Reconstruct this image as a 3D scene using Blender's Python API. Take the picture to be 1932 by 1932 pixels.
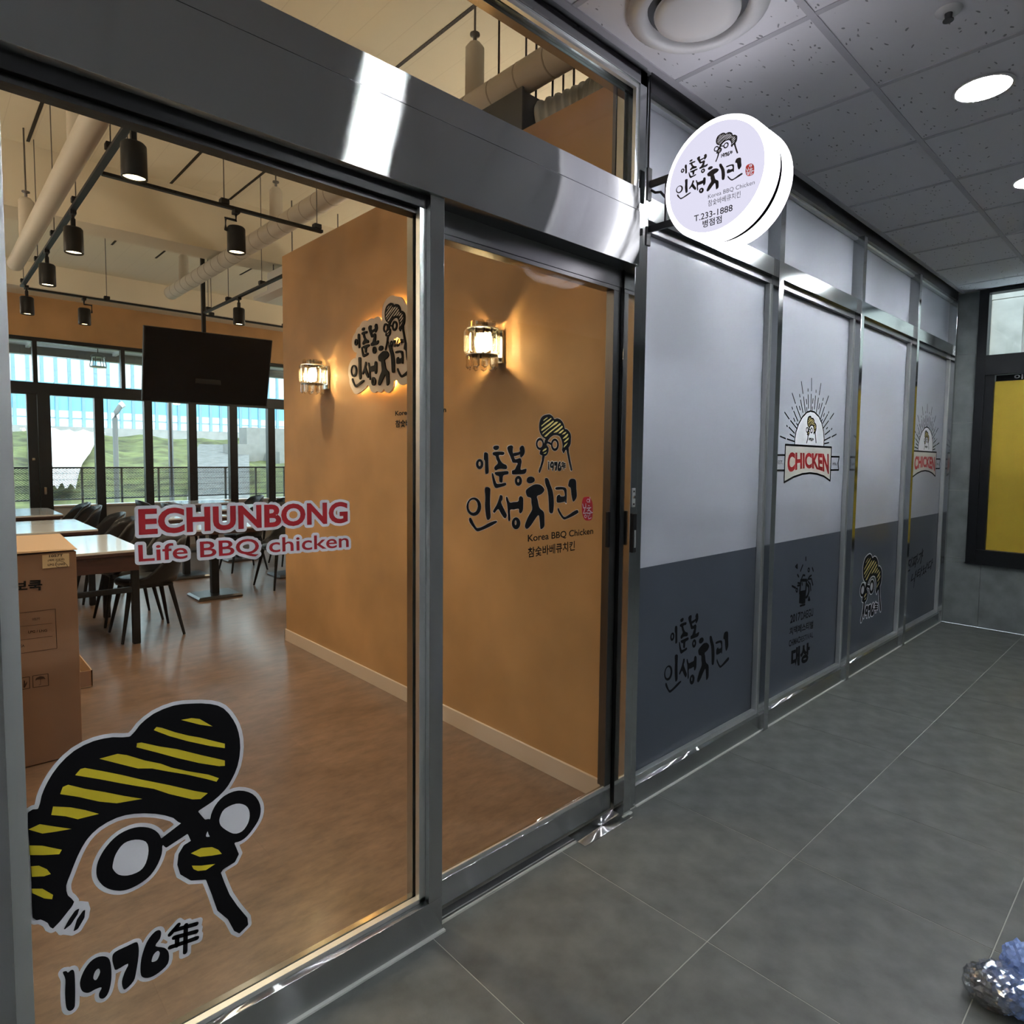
import bpy, bmesh, math, random
import numpy as np
from mathutils import Vector, Matrix
from mathutils.geometry import tessellate_polygon
random.seed(7)
PI = math.pi
scene = bpy.context.scene
for o in list(bpy.data.objects): bpy.data.objects.remove(o)
COL = scene.collection

# ------------------------------------------------------------------ camera
CAM = dict(h=1.4525, f=1209.0252, yaw=0.76, pitch=-0.0628, roll=0.0113, d=1.5493, px=988.0, py=938.438)
def cam_axes():
    y, p, r = CAM['yaw'], CAM['pitch'], CAM['roll']
    f = Vector((math.sin(y)*math.cos(p), math.cos(y)*math.cos(p), math.sin(p)))
    rt = Vector((math.cos(y), -math.sin(y), 0)); u = rt.cross(f)
    return rt*math.cos(r)+u*math.sin(r), -rt*math.sin(r)+u*math.cos(r), f
RR, UU, FF = cam_axes()
CC = Vector((0, -CAM['d'], CAM['h']))
cd = bpy.data.cameras.new('camera'); cam = bpy.data.objects.new('camera', cd); COL.objects.link(cam)
cd.sensor_width = 36; cd.lens = CAM['f']/1932*36; cd.clip_start = .02; cd.clip_end = 300
cd.shift_x = (966-CAM['px'])/1932; cd.shift_y = (CAM['py']-966)/1932
M = Matrix((RR, UU, -FF)).transposed().to_4x4(); M.translation = CC
cam.matrix_world = M
scene.camera = cam

# ------------------------------------------------------------------ world, exposure
vs = scene.view_settings
vs.view_transform = 'Standard'; vs.look = 'None'; vs.gamma = 1; vs.use_curve_mapping = False
vs.exposure = 0.35
W = bpy.data.worlds.new('world'); scene.world = W; W.use_nodes = True
bg = W.node_tree.nodes['Background']
bg.inputs[0].default_value = (0.80, 0.92, 1.0, 1); bg.inputs[1].default_value = 3.1
sun = bpy.data.lights.new('sun', 'SUN'); sun.energy = 2.4; sun.angle = math.radians(2); sun.color = (1, .96, .88)
so = bpy.data.objects.new('sun', sun); COL.objects.link(so)
so.rotation_euler = (math.radians(38), math.radians(20), 0)
cy = scene.cycles
cy.max_bounces = 6; cy.diffuse_bounces = 3; cy.glossy_bounces = 3; cy.transmission_bounces = 6; cy.transparent_max_bounces = 14
cy.caustics_reflective = False; cy.caustics_refractive = False; cy.sample_clamp_indirect = 6
cy.use_adaptive_sampling = True; cy.adaptive_threshold = .25; cy.use_light_tree = False
DOWNLIGHT = 370.0      # ceiling downlights of the corridor
TRACK_W = 44.0        # each track spot
SCONCE_W = 46.0
SIGN_E = 1.25

def ray(x, y): return FF + RR*((x-CAM['px'])/CAM['f']) - UU*((y-CAM['py'])/CAM['f'])
def at(px, py, axis, val):
    """photo pixel -> the point of a real plane (axis = 0,1,2; coordinate val)"""
    d = ray(px, py); return CC + d*((val-CC[axis])/d[axis])

# ------------------------------------------------------------------ materials
MATS = {}
def mat(name, col, rough=.5, metal=0, emit=None, es=0, spec=None, coat=0, noise=0, nscale=8, bump=0, bscale=40,
        aniso=0, col2=None, stretch=None, detail=6, coat_rough=.03, sheen=0):
    m = bpy.data.materials.new(name); m.use_nodes = True; MATS[name] = m
    nt = m.node_tree; b = nt.nodes['Principled BSDF']
    b.inputs['Base Color'].default_value = (*col, 1); b.inputs['Roughness'].default_value = rough
    b.inputs['Metallic'].default_value = metal
    if spec is not None: b.inputs['Specular IOR Level'].default_value = spec
    if coat: b.inputs['Coat Weight'].default_value = coat; b.inputs['Coat Roughness'].default_value = coat_rough
    if emit: b.inputs['Emission Color'].default_value = (*emit, 1); b.inputs['Emission Strength'].default_value = es
    if aniso:
        b.inputs['Anisotropic'].default_value = aniso; b.inputs['Anisotropic Rotation'].default_value = .25
        t = nt.nodes.new('ShaderNodeTangent'); t.direction_type = 'RADIAL'; t.axis = 'Z'
        nt.links.new(t.outputs[0], b.inputs['Tangent'])
    if noise or bump:
        tc = nt.nodes.new('ShaderNodeTexCoord'); mp = nt.nodes.new('ShaderNodeMapping')
        nt.links.new(tc.outputs['Object'], mp.inputs[0])
        if stretch: mp.inputs['Scale'].default_value = stretch
    if noise:
        n = nt.nodes.new('ShaderNodeTexNoise'); n.inputs['Scale'].default_value = nscale; n.inputs['Detail'].default_value = detail
        nt.links.new(mp.outputs[0], n.inputs['Vector'])
        r = nt.nodes.new('ShaderNodeValToRGB'); c2 = col2 or tuple(c*(1-noise) for c in col)
        r.color_ramp.elements[0].position = .32; r.color_ramp.elements[1].position = .68
        r.color_ramp.elements[0].color = (*c2, 1); r.color_ramp.elements[1].color = (*[min(1, c*(1+noise*.4)) for c in col], 1)
        nt.links.new(n.outputs['Fac'], r.inputs[0]); nt.links.new(r.outputs[0], b.inputs['Base Color'])
    if bump:
        n2 = nt.nodes.new('ShaderNodeTexNoise'); n2.inputs['Scale'].default_value = bscale; n2.inputs['Detail'].default_value = 4
        nt.links.new(mp.outputs[0], n2.inputs['Vector'])
        bp = nt.nodes.new('ShaderNodeBump'); bp.inputs['Strength'].default_value = bump; bp.inputs['Distance'].default_value = .004
        nt.links.new(n2.outputs['Fac'], bp.inputs['Height']); nt.links.new(bp.outputs[0], b.inputs['Normal'])
    return m
def glass_mat(name, tint=(.96, .98, .97), base=.045, rough=.0):
    m = bpy.data.materials.new(name); m.use_nodes = True; nt = m.node_tree; nt.nodes.clear()
    out = nt.nodes.new('ShaderNodeOutputMaterial'); mix = nt.nodes.new('ShaderNodeMixShader')
    tr = nt.nodes.new('ShaderNodeBsdfTransparent'); tr.inputs[0].default_value = (*tint, 1)
    gl = nt.nodes.new('ShaderNodeBsdfGlossy'); gl.inputs['Roughness'].default_value = rough
    lw = nt.nodes.new('ShaderNodeLayerWeight'); lw.inputs[0].default_value = .5
    pw = nt.nodes.new('ShaderNodeMath'); pw.operation = 'POWER'; pw.inputs[1].default_value = 5
    ma = nt.nodes.new('ShaderNodeMath'); ma.operation = 'MULTIPLY_ADD'; ma.inputs[1].default_value = .8; ma.inputs[2].default_value = base
    nt.links.new(lw.outputs['Facing'], pw.inputs[0]); nt.links.new(pw.outputs[0], ma.inputs[0])
    nt.links.new(ma.outputs[0], mix.inputs[0]); nt.links.new(tr.outputs[0], mix.inputs[1]); nt.links.new(gl.outputs[0], mix.inputs[2])
    nt.links.new(mix.outputs[0], out.inputs[0]); MATS[name] = m; return m
def emis_mat(name, col, s):
    m = bpy.data.materials.new(name); m.use_nodes = True; nt = m.node_tree; nt.nodes.clear()
    out = nt.nodes.new('ShaderNodeOutputMaterial'); e = nt.nodes.new('ShaderNodeEmission')
    e.inputs[0].default_value = (*col, 1); e.inputs[1].default_value = s
    nt.links.new(e.outputs[0], out.inputs[0]); MATS[name] = m; return m

steel = mat('brushed_steel', (.40, .41, .415), .2, 1, aniso=.85, bump=.004, bscale=60, stretch=(.3, .3, 8))
def beck(m, col, r, an):
    nt = m.node_tree; b = nt.nodes['Principled BSDF']; out = nt.nodes['Material Output']
    g = nt.nodes.new('ShaderNodeBsdfAnisotropic'); g.distribution = 'BECKMANN'
    g.inputs['Color'].default_value = (*col, 1); g.inputs['Roughness'].default_value = r; g.inputs['Anisotropy'].default_value = an; g.inputs['Rotation'].default_value = .0
    t = [n for n in nt.nodes if n.bl_idname == 'ShaderNodeTangent'][0]; nt.links.new(t.outputs[0], g.inputs['Tangent'])
    for l in b.inputs['Normal'].links: nt.links.new(l.from_socket, g.inputs['Normal'])
    nt.links.new(g.outputs[0], out.inputs[0])
beck(steel, (.55, .565, .565), .26, .88)
steel_v = mat('polished_steel', (.55, .57, .575), .12, 1, bump=.02, bscale=30)
steel_d = mat('dark_steel', (.16, .16, .165), .3, 1)
gasket = mat('black_gasket', (.008, .008, .008), .5)
bead = mat('satin_bead', (.80, .82, .82), .42, 1)
sealant = mat('white_sealant', (.62, .64, .6), .6)
glass = glass_mat('clear_glass', base=.016)
glass_w = glass_mat('window_glass', (.93, .98, .98), .05)
crystal = glass_mat('crystal', (.995, .97, .92), .12, .02)
def crystal_mix():
    nt = crystal.node_tree; out = [n for n in nt.nodes if n.bl_idname == 'ShaderNodeOutputMaterial'][0]; old = out.inputs[0].links[0].from_socket
    g = nt.nodes.new('ShaderNodeBsdfGlass'); g.inputs['IOR'].default_value = 1.5; g.inputs['Roughness'].default_value = .0; g.inputs['Color'].default_value = (1, .97, .9, 1)
    m = nt.nodes.new('ShaderNodeMixShader'); m.inputs[0].default_value = .5
    nt.links.new(old, m.inputs[1]); nt.links.new(g.outputs[0], m.inputs[2]); nt.links.new(m.outputs[0], out.inputs[0])
crystal_mix()
film_l = mat('frosted_film', (.47, .495, .565), .5, coat=.3, coat_rough=.10, noise=.05, nscale=2)
film_d = mat('dark_film', (.066, .080, .106), .5, coat=.3, coat_rough=.10, noise=.05, nscale=2)
tile_m = mat('porcelain_tile', (.136, .146, .138), .42, noise=.34, nscale=9, bump=.10, bscale=140, detail=14)
grout = mat('grout', (.42, .42, .38), .9)
wtile = mat('wall_tile', (.205, .228, .228), .5, noise=.3, nscale=6, bump=.15, bscale=18, detail=8)
def panel_mat():
    m = mat('acoustic_panel', (.76, .75, .80), .95)
    nt = m.node_tree; b = nt.nodes['Principled BSDF']
    tc = nt.nodes.new('ShaderNodeTexCoord')
    mp = nt.nodes.new('ShaderNodeMapping'); mp.inputs['Scale'].default_value = (17, 42, 1)
    n = nt.nodes.new('ShaderNodeTexNoise'); n.inputs['Scale'].default_value = 7; n.inputs['Detail'].default_value = 0
    n0 = nt.nodes.new('ShaderNodeTexNoise'); n0.inputs['Scale'].default_value = 9
    ad = nt.nodes.new('ShaderNodeVectorMath'); ad.operation = 'MULTIPLY_ADD'; ad.inputs[1].default_value = (.08, .08, 0)
    nt.links.new(tc.outputs['Object'], n0.inputs['Vector']); nt.links.new(n0.outputs['Color'], ad.inputs[0]); nt.links.new(tc.outputs['Object'], ad.inputs[2])
    v = nt.nodes.new('ShaderNodeTexVoronoi'); v.feature = 'F1'; v.inputs['Scale'].default_value = 1.0
    nt.links.new(ad.outputs[0], mp.inputs[0]); nt.links.new(mp.outputs[0], v.inputs['Vector'])
    r = nt.nodes.new('ShaderNodeValToRGB'); r.color_ramp.elements[0].position = .11; r.color_ramp.elements[1].position = .16
    r.color_ramp.elements[0].color = (.33, .33, .36, 1); r.color_ramp.elements[1].color = (.91, .90, .95, 1)
    nt.links.new(v.outputs['Distance'], r.inputs[0]); nt.links.new(r.outputs[0], b.inputs['Base Color'])
panel_mat()
tbar = mat('grid_bar_paint', (.62, .61, .66), .6)
ochre = mat('ochre_plaster', (.455, .262, .114), .62, noise=.22, nscale=2.2, bump=.12, bscale=24, detail=8)
base_m = mat('baseboard_paint', (.60, .50, .41), .45)
def vinyl():
    m = mat('vinyl_floor', (.2, .15, .12), .34, coat=0)
    nt = m.node_tree; b = nt.nodes['Principled BSDF']
    tc = nt.nodes.new('ShaderNodeTexCoord')
    br = nt.nodes.new('ShaderNodeTexBrick'); br.inputs['Scale'].default_value = 1; br.inputs['Brick Width'].default_value = .92; br.inputs['Row Height'].default_value = .46
    br.inputs['Mortar Size'].default_value = .0012; br.inputs['Color1'].default_value = (.185, .118, .082, 1); br.inputs['Color2'].default_value = (.160, .100, .068, 1); br.inputs['Mortar'].default_value = (.15, .09, .06, 1)
    mp = nt.nodes.new('ShaderNodeMapping'); mp.inputs['Scale'].default_value = (1, 2.2, 1)
    n = nt.nodes.new('ShaderNodeTexNoise'); n.inputs['Scale'].default_value = 7; n.inputs['Detail'].default_value = 15; n.inputs['Roughness'].default_value = .74
    r = nt.nodes.new('ShaderNodeValToRGB'); r.color_ramp.elements[0].position = .3; r.color_ramp.elements[1].position = .7
    r.color_ramp.elements[0].color = (.50, .48, .46, 1); r.color_ramp.elements[1].color = (1.30, 1.28, 1.26, 1)
    mx = nt.nodes.new('ShaderNodeMix'); mx.data_type = 'RGBA'; mx.blend_type = 'MULTIPLY'; mx.inputs[0].default_value = 1
    nt.links.new(tc.outputs['Object'], br.inputs['Vector']); nt.links.new(tc.outputs['Object'], mp.inputs[0]); nt.links.new(mp.outputs[0], n.inputs['Vector'])
    nt.links.new(n.outputs['Fac'], r.inputs[0]); nt.links.new(br.outputs['Color'], mx.inputs[6]); nt.links.new(r.outputs[0], mx.inputs[7])
    nt.links.new(mx.outputs[2], b.inputs['Base Color'])
    r2 = nt.nodes.new('ShaderNodeMapRange'); r2.inputs['To Min'].default_value = .30; r2.inputs['To Max'].default_value = .38; b.inputs['Specular IOR Level'].default_value = .6; b.inputs['Coat Weight'].default_value = .5; b.inputs['Coat Roughness'].default_value = .22
    nt.links.new(n.outputs['Fac'], r2.inputs[0]); nt.links.new(r2.outputs[0], b.inputs['Roughness'])
vinyl()
def boards(name, col, dark, sx, axis_scale):
    m = mat(name, col, .7); nt = m.node_tree; b = nt.nodes['Principled BSDF']
    tc = nt.nodes.new('ShaderNodeTexCoord'); mp = nt.nodes.new('ShaderNodeMapping'); mp.inputs['Scale'].default_value = axis_scale
    w = nt.nodes.new('ShaderNodeTexWave'); w.wave_type = 'BANDS'; w.wave_profile = 'SAW'; w.bands_direction = 'X'; w.inputs['Scale'].default_value = sx
    r = nt.nodes.new('ShaderNodeValToRGB'); r.color_ramp.elements[0].position = .0; r.color_ramp.elements[1].position = .035
    r.color_ramp.elements[0].color = (*dark, 1); r.color_ramp.elements[1].color = (*col, 1)
    nt.links.new(tc.outputs['Object'], mp.inputs[0]); nt.links.new(mp.outputs[0], w.inputs['Vector']); nt.links.new(w.outputs['Fac'], r.inputs[0]); nt.links.new(r.outputs[0], b.inputs['Base Color'])
boards('slab_paint', (.78, .75, .64), (.66, .63, .53), 1.6, (1, 1, 1))
cream = mat('cream_paint', (.76, .71, .60), .75, noise=.08, nscale=1.5)
black = mat('black_powder', (.006, .006, .007), .5, spec=.3)
black_g = mat('black_gloss', (.003, .003, .004), .12, spec=.2)
frame_k = mat('black_frame', (.006, .007, .009), .4, spec=.35)
pipe_m = mat('white_wrap', (.62, .58, .52), .6, bump=.2, bscale=14)
grey_wall = mat('grey_wall', (.42, .42, .43), .7)
white_p = mat('white_plastic', (.78, .78, .80), .3)
white_d = mat('decal_white', (.74, .74, .78), .6, spec=.2)
black_d = mat('decal_black', (.006, .006, .007), .7, spec=.12)
yellow_d = mat('decal_yellow', (.70, .56, .035), .6, spec=.2)
pale_d = mat('decal_pale_yellow', (.70, .56, .18), .5)
red_d = mat('decal_red', (.42, .014, .022), .5)
cream_d = mat('decal_cream', (.55, .55, .50), .5)
sign_w = mat('sign_acrylic', (.8, .8, .82), .35, emit=(.95, .93, 1), es=SIGN_E*2.7)
sign_f = mat('sign_face', (.50, .50, .56), .4, emit=(.93, .91, 1), es=SIGN_E*.26)
mat('sign_back', (.045, .042, .06), .6)
sign_k = mat('sign_print', (.02, .018, .028), .4)
sign_r = mat('sign_red', (.62, .05, .04), .4, emit=(1, .1, .08), es=.15)
light_e = emis_mat('downlight_emitter', (.93, .97, 1.0), DOWNLIGHT)
warm_e = emis_mat('warm_emitter', (1, .74, .40), 16)
bulb_e = emis_mat('bulb_emitter', (1, .78, .42), 26)
halo_e = emis_mat('halo_led', (1, .70, .25), 75)
wood_d = mat('walnut_edge', (.052, .022, .018), .45, noise=.35, nscale=9, stretch=(1, 8, 8))
table_w = mat('table_laminate', (.60, .60, .60), .16, coat=.4)
leather = mat('black_leather', (.006, .006, .007), .36, spec=.35, bump=.06, bscale=90)
card = mat('cardboard', (.255, .145, .092), .8, noise=.10, nscale=4)
card_in = mat('cardboard_light', (.40, .27, .17), .85)
card_lab = mat('label_paper', (.66, .50, .30), .8)
ink = mat('brown_ink', (.04, .016, .010), .8)
conc = mat('concrete', (.27, .265, .255), .9, noise=.15, nscale=3)
grass = mat('grass', (.145, .165, .06), .95, noise=.5, nscale=1.3, col2=(.05, .05, .028), bump=1.0, bscale=3, detail=14)
deckm = mat('terrace_concrete', (.42, .42, .40), .9)
blue_p = mat('barrier_blue', (.20, .46, .62), .5)
clear_p = mat('barrier_pane', (.62, .76, .86), .3)
post_p = mat('barrier_post', (.20, .33, .42), .6)
stone = mat('rough_stone', (.58, .57, .54), .9, noise=.2, nscale=5, bump=1, bscale=10)
tarp_m = mat('white_sheet', (.80, .82, .84), .5)
yellow_p = mat('yellow_poster', (.55, .385, .030), .6, noise=.04)
bag_c = glass_mat('clear_plastic', (.9, .92, .95), .34, .2)
bag_b = mat('blue_plastic', (.24, .36, .74), .3, coat=.5)
bag_in = mat('dark_shoe', (.12, .11, .12), .6)
dark_wall = mat('dark_corridor_wall', (.26, .265, .27), .6)
dgrey = mat('duct_box_paint', (.05, .052, .05), .5)
flex_m = mat('flex_duct', (.33, .34, .31), .4, .4)

# ------------------------------------------------------------------ helpers
class MB:
    def __init__(s): s.v = []; s.f = []; s.smooth = []
    def add(s, vs, fs, smooth=False):
        k = len(s.v); s.v += [Vector(p) for p in vs]; s.f += [[i+k for i in f] for f in fs]; s.smooth += [smooth]*len(fs); return s
    def box(s, x0, x1, y0, y1, z0, z1):
        if x0 > x1: x0, x1 = x1, x0
        if y0 > y1: y0, y1 = y1, y0
        if z0 > z1: z0, z1 = z1, z0
        return s.add([(x0,y0,z0),(x1,y0,z0),(x1,y1,z0),(x0,y1,z0),(x0,y0,z1),(x1,y0,z1),(x1,y1,z1),(x0,y1,z1)],
              [(0,3,2,1),(4,5,6,7),(0,1,5,4),(1,2,6,5),(2,3,7,6),(3,0,4,7)])
    def tube(s, pts, r, n=10, cap=True):
        pts = [Vector(p) for p in pts]; rs = r if isinstance(r, (list, tuple)) else [r]*len(pts)
        rings = []
        for i, p in enumerate(pts):
            t = (pts[min(i+1, len(pts)-1)]-pts[max(i-1, 0)]).normalized()
            a = t.cross(Vector((0, 0, 1)))
            if a.length < .05: a = t.cross(Vector((1, 0, 0)))
            a.normalize(); b = t.cross(a)
            rings.append([p+(a*math.cos(2*PI*k/n)+b*math.sin(2*PI*k/n))*rs[i] for k in range(n)])
        vs = [q for rg in rings for q in rg]; fs = []
        for i in range(len(pts)-1):
            for k in range(n): fs.append((i*n+k, i*n+(k+1)%n, (i+1)*n+(k+1)%n, (i+1)*n+k))
        s.add(vs, fs, True)
        if cap: s.add(rings[0], [list(range(n))]); s.add(rings[-1], [list(range(n))[::-1]])
        return s
    def lathe(s, prof, o=(0, 0, 0), axis='z', n=32, smooth=True, cap=True):
        vs = []; o = Vector(o)
        for r, h in prof:
            for k in range(n):
                c, d = r*math.cos(2*PI*k/n), r*math.sin(2*PI*k/n)
                vs.append(o+Vector({'z': (c, d, h), 'x': (h, c, d), 'y': (c, h, d)}[axis]))
        fs = [(i*n+k, i*n+(k+1)%n, (i+1)*n+(k+1)%n, (i+1)*n+k) for i in range(len(prof)-1) for k in range(n)]
        s.add(vs, fs, smooth)
        if cap and prof[0][0] > 1e-4: s.add(vs[:n], [list(range(n))[::-1]])
        if cap and prof[-1][0] > 1e-4: s.add(vs[-n:], [list(range(n))])
        return s
    def prism(s, poly, fn, d):
        """poly 2D -> extruded plate: fn(u,v,w)"""
        n = len(poly); vs = [fn(u, v, 0) for u, v in poly]+[fn(u, v, d) for u, v in poly]
        tr = tessellate_polygon([[Vector((u, v, 0)) for u, v in poly]])
        fs = [tuple(t) for t in tr]+[tuple(i+n for i in t)[::-1] for t in tr]+[(i, (i+1)%n, (i+1)%n+n, i+n) for i in range(n)]
        return s.add(vs, fs)
    def bounds(s):
        return [min(p[i] for p in s.v) for i in range(3)], [max(p[i] for p in s.v) for i in range(3)]
    def build(s, name, m, parent=None, bev=0, local=False):
        if parent is not None: o0 = Vector((0, 0, 0)) if local else wloc(parent)
        else:
            lo, hi = s.bounds(); o0 = Vector(((lo[0]+hi[0])/2, (lo[1]+hi[1])/2, lo[2]))
        me = bpy.data.meshes.new(name); me.from_pydata([p-o0 for p in s.v], [], s.f)
        me.polygons.foreach_set('use_smooth', s.smooth); me.update()
        bm = bmesh.new(); bm.from_mesh(me); bmesh.ops.recalc_face_normals(bm, faces=bm.faces); bm.to_mesh(me); bm.free()
        me.materials.append(MATS[m] if isinstance(m, str) else m)
        o = bpy.data.objects.new(name, me); COL.objects.link(o)
        if parent is not None: o.parent = parent
        else: o.location = o0
        if bev:
            b = o.modifiers.new('bevel', 'BEVEL'); b.width = bev; b.segments = 2; b.limit_method = 'ANGLE'
        return o
def wloc(o):
    v = Vector((0, 0, 0))
    while o is not None: v += o.location; o = o.parent
    return v
def tag(o, label, cat, group=None, kind=None):
    o['label'] = label; o['category'] = cat
    if group: o['group'] = group
    if kind: o['kind'] = kind
    return o
def empty(name, loc=(0, 0, 0), rz=0):
    o = bpy.data.objects.new(name, None); o.empty_display_size = .1; COL.objects.link(o); o.location = loc; o.rotation_euler = (0, 0, rz); return o
def box(name, m, b, parent=None, bev=0): return MB().box(*b).build(name, m, parent, bev)
def copy_tree(o, parent=None):
    c = o.copy(); COL.objects.link(c); c.parent = parent
    for ch in [x for x in bpy.data.objects if x.parent == o]: copy_tree(ch, c)
    return c

# ------------------------------------------------------------------ corridor shell
ZC = 2.934; T0 = 1.685; G0 = -.0027
fl = tag(box('floor', grout, (-2.6, 6.75, -3.62, .10, -.06, -.0016)), 'grey porcelain tiled corridor floor with pale grout lines', 'floor', kind='structure')
cache = {}
for i in range(-7, 9):
    for j in range(6):
        x0, x1 = T0+.6*i+.0016, T0+.6*(i+1)-.0016
        y1 = G0-.6*j-.0016; y0 = G0-.6*(j+1)+.0016
        x1 = min(x1, 6.748)
        if x1-x0 < .02: continue
        key = round(x1-x0, 4)
        if key not in cache:
            t = MB().box(-(x1-x0)/2, (x1-x0)/2, -(y1-y0)/2, (y1-y0)/2, -.008, 0).build('tile', tile_m, fl, bev=.0008, local=True); cache[key] = t
        else:
            t = cache[key].copy(); COL.objects.link(t)
        t.location = Vector(((x0+x1)/2, (y0+y1)/2, 0))-wloc(fl)
ce = tag(box('ceiling', tbar, (-2.6, 6.75, -3.62, .02, ZC+.018, ZC+.08)), 'suspended corridor ceiling of grey fissured acoustic panels', 'ceiling', kind='structure')
CX0, CY0 = 2.2276, -.5789
pc = None
for i in range(-8, 8):
    for j in range(6):
        x0 = CX0+.6*i; y1 = CY0+.6-.6*j
        if x0 > 6.7: continue
        w = min(.6, 6.748-x0); top = min(y1, -.028)
        if w < .3:
            p = MB().box(x0, x0+w, y1-.6, top, ZC+.003, ZC+.018).build('ceiling_panel', 'acoustic_panel', ce); continue
        if j == 0:
            MB().box(x0, x0+w, y1-.6, top, ZC+.003, ZC+.018).build('ceiling_panel', 'acoustic_panel', ce); continue
        if pc is None: pc = p = MB().box(-.3, .3, -.3, .3, 0, .015).build('ceiling_panel', 'acoustic_panel', ce, local=True)
        else: p = pc.copy(); COL.objects.link(p)
        p.location = Vector((x0+.3, y1-.3, ZC+.003))-wloc(ce)
for i in range(-8, 8):
    x = CX0+.6*i
    if x < 6.74: box('grid_bar', tbar, (x-.011, x+.011, -3.6, -.03, ZC, ZC+.006), ce)
for j in range(6):
    y = CY0-.6*j; box('grid_bar', tbar, (-2.6, 6.748, y-.012, y+.012, ZC-.0006, ZC+.006), ce)
tag(box('trim_1', tbar, (-2.6, 6.748, -.052, -.026, ZC-.003, ZC+.01)), 'painted angle trim where the corridor ceiling meets the shopfront', 'trim', kind='structure')
tag(box('wall_front', dark_wall, (-2.75, 6.96, -3.75, -3.602, 0, 3.06)), 'dark wall on the far side of the corridor', 'wall', kind='structure')
tag(box('wall_left', dark_wall, (-2.75, -2.6, -3.62, .08, 0, 3.06)), 'dark end wall of the corridor behind the viewer', 'wall', kind='structure')

# right end wall: slabs of grey tile round a black framed window
XR = 6.75
wr = tag(MB().box(XR+.012, XR+.2, -3.75, .1, 0, .56).box(XR+.012, XR+.2, -.165, .1, .56, 3.05).box(XR+.012, XR+.2, -3.602, -1.35, .56, 3.05).box(XR, XR+.2, -1.35, -.165, ZC, 3.05).build('wall_right', grout),
         'grey stone tile wall at the end of the corridor', 'wall', kind='structure')
ys = [.05, -.276, -.876, -1.476, -2.076, -2.676, -3.276, -3.6]
for a, b in zip(ys, ys[1:]):
    box('tile', wtile, (XR, XR+.012, b+.001, a-.001, 0, .558), wr, .0008)
for z0, z1 in ((.56, .6), (.6, 1.2), (1.2, 1.8), (1.8, 2.4), (2.4, 2.93)):
    box('tile', wtile, (XR, XR+.012, -.163, .05, z0+.001, z1-.001), wr, .0008)
    for a_, b_ in ((-1.35, -1.95), (-1.952, -2.55), (-2.552, -3.15), (-3.152, -3.6)): box('tile', wtile, (XR, XR+.012, b_, a_, z0+.001, z1-.001), wr, .0008)
w6 = tag(empty('window_6', (XR, -.75, .56)), 'black framed end window with a yellow poster pane', 'window', kind='structure')
x0, x1 = XR-.03, XR+.07
box('jamb', frame_k, (x0, x1, -.235, -.165, .56, 2.93), w6, .002)
box('jamb', frame_k, (x0, x1, -1.35, -1.28, .56, 2.93), w6, .002)
box('sill', frame_k, (x0-.012, x1, -1.28, -.235, .56, .69), w6, .002)
box('transom', frame_k, (x0-.01, x1, -1.28, -.235, 2.20, 2.37), w6, .002)
box('head', frame_k, (x0, x1, -1.28, -.235, 2.90, 2.93), w6, .002)
box('lower_stile', frame_k, (x0+.012, x1, -.30, -.235, .69, 2.20), w6, .002)
box('upper_bar', bead, (x0+.03, x1-.02, -.50, -.47, 2.37, 2.90), w6, .002)
box('glass_pane', glass_w, (XR+.03, XR+.036, -1.28, -.235, 2.37, 2.90), w6)
box('glass_pane', glass_w, (XR+.03, XR+.036, -1.28, -.30, .69, 2.20), w6)

# ------------------------------------------------------------------ shopfront frames
YG, YD, YF = .05, .058, .02      # frosted glass, door glass, fixed glass planes
HB, HT = 2.186, 2.49
t = tag(empty('trim_2', (1, 0, HB)), 'long brushed steel header box above the entrance glass', 'header', kind='structure')
box('cover', steel, (-.6, 2.036, -.034, .14, HB, 2.392), t, .0012)
MB().add([(-.6, -.033, 2.3935), (2.036, -.033, 2.3935), (2.036, .13, 2.3935), (-.6, .13, 2.3935), (-.6, -.0295, 2.478), (2.036, -.0295, 2.478), (2.036, .13, 2.478), (-.6, .13, 2.478)], [(0, 3, 2, 1), (4, 5, 6, 7), (0, 1, 5, 4), (1, 2, 6, 5), (2, 3, 7, 6), (3, 0, 4, 7)]).build('top_strip', steel, t, .001)
box('door_track_cover', steel_d, (1.124, 2.036, .046, .135, 2.119, HB), t, .001)
t = tag(empty('trim_3', (2.08, 0, 0)), 'polished steel corner post beside the sliding door', 'post', kind='structure')
box('front_post', steel_v, (2.036, 2.080, -.016, .035, .004, 2.392), t, .0012)
box('upper_post', steel_v, (2.060, 2.102, -.004, .06, 2.392, ZC), t, .0012)
box('side_post', steel_v, (2.080, 2.134, .000, .10, .002, 2.392), t, .0012)
box('side_post', steel_v, (2.102, 2.134, .000, .10, 2.392, ZC+.016), t, .0012)
box('inner_post', steel_d, (2.030, 2.075, .088, .105, .0, ZC), t, .001)
box('sealant', sealant, (2.026, 2.085, -.024, -.016, 0, .006), t)
t = tag(empty('trim_4', (0, 0, 0)), 'brushed steel post at the left edge of the entrance', 'post', kind='structure')
box('face', steel, (-.62, .106, -.024, .10, 0, HB), t, .0015)
box('glazing_bead', bead, (.106, .136, -.004, .018, 0, HB), t, .001)
box('inner_bead', bead, (.106, .136, .028, .09, 0, HB), t, .001)

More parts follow.
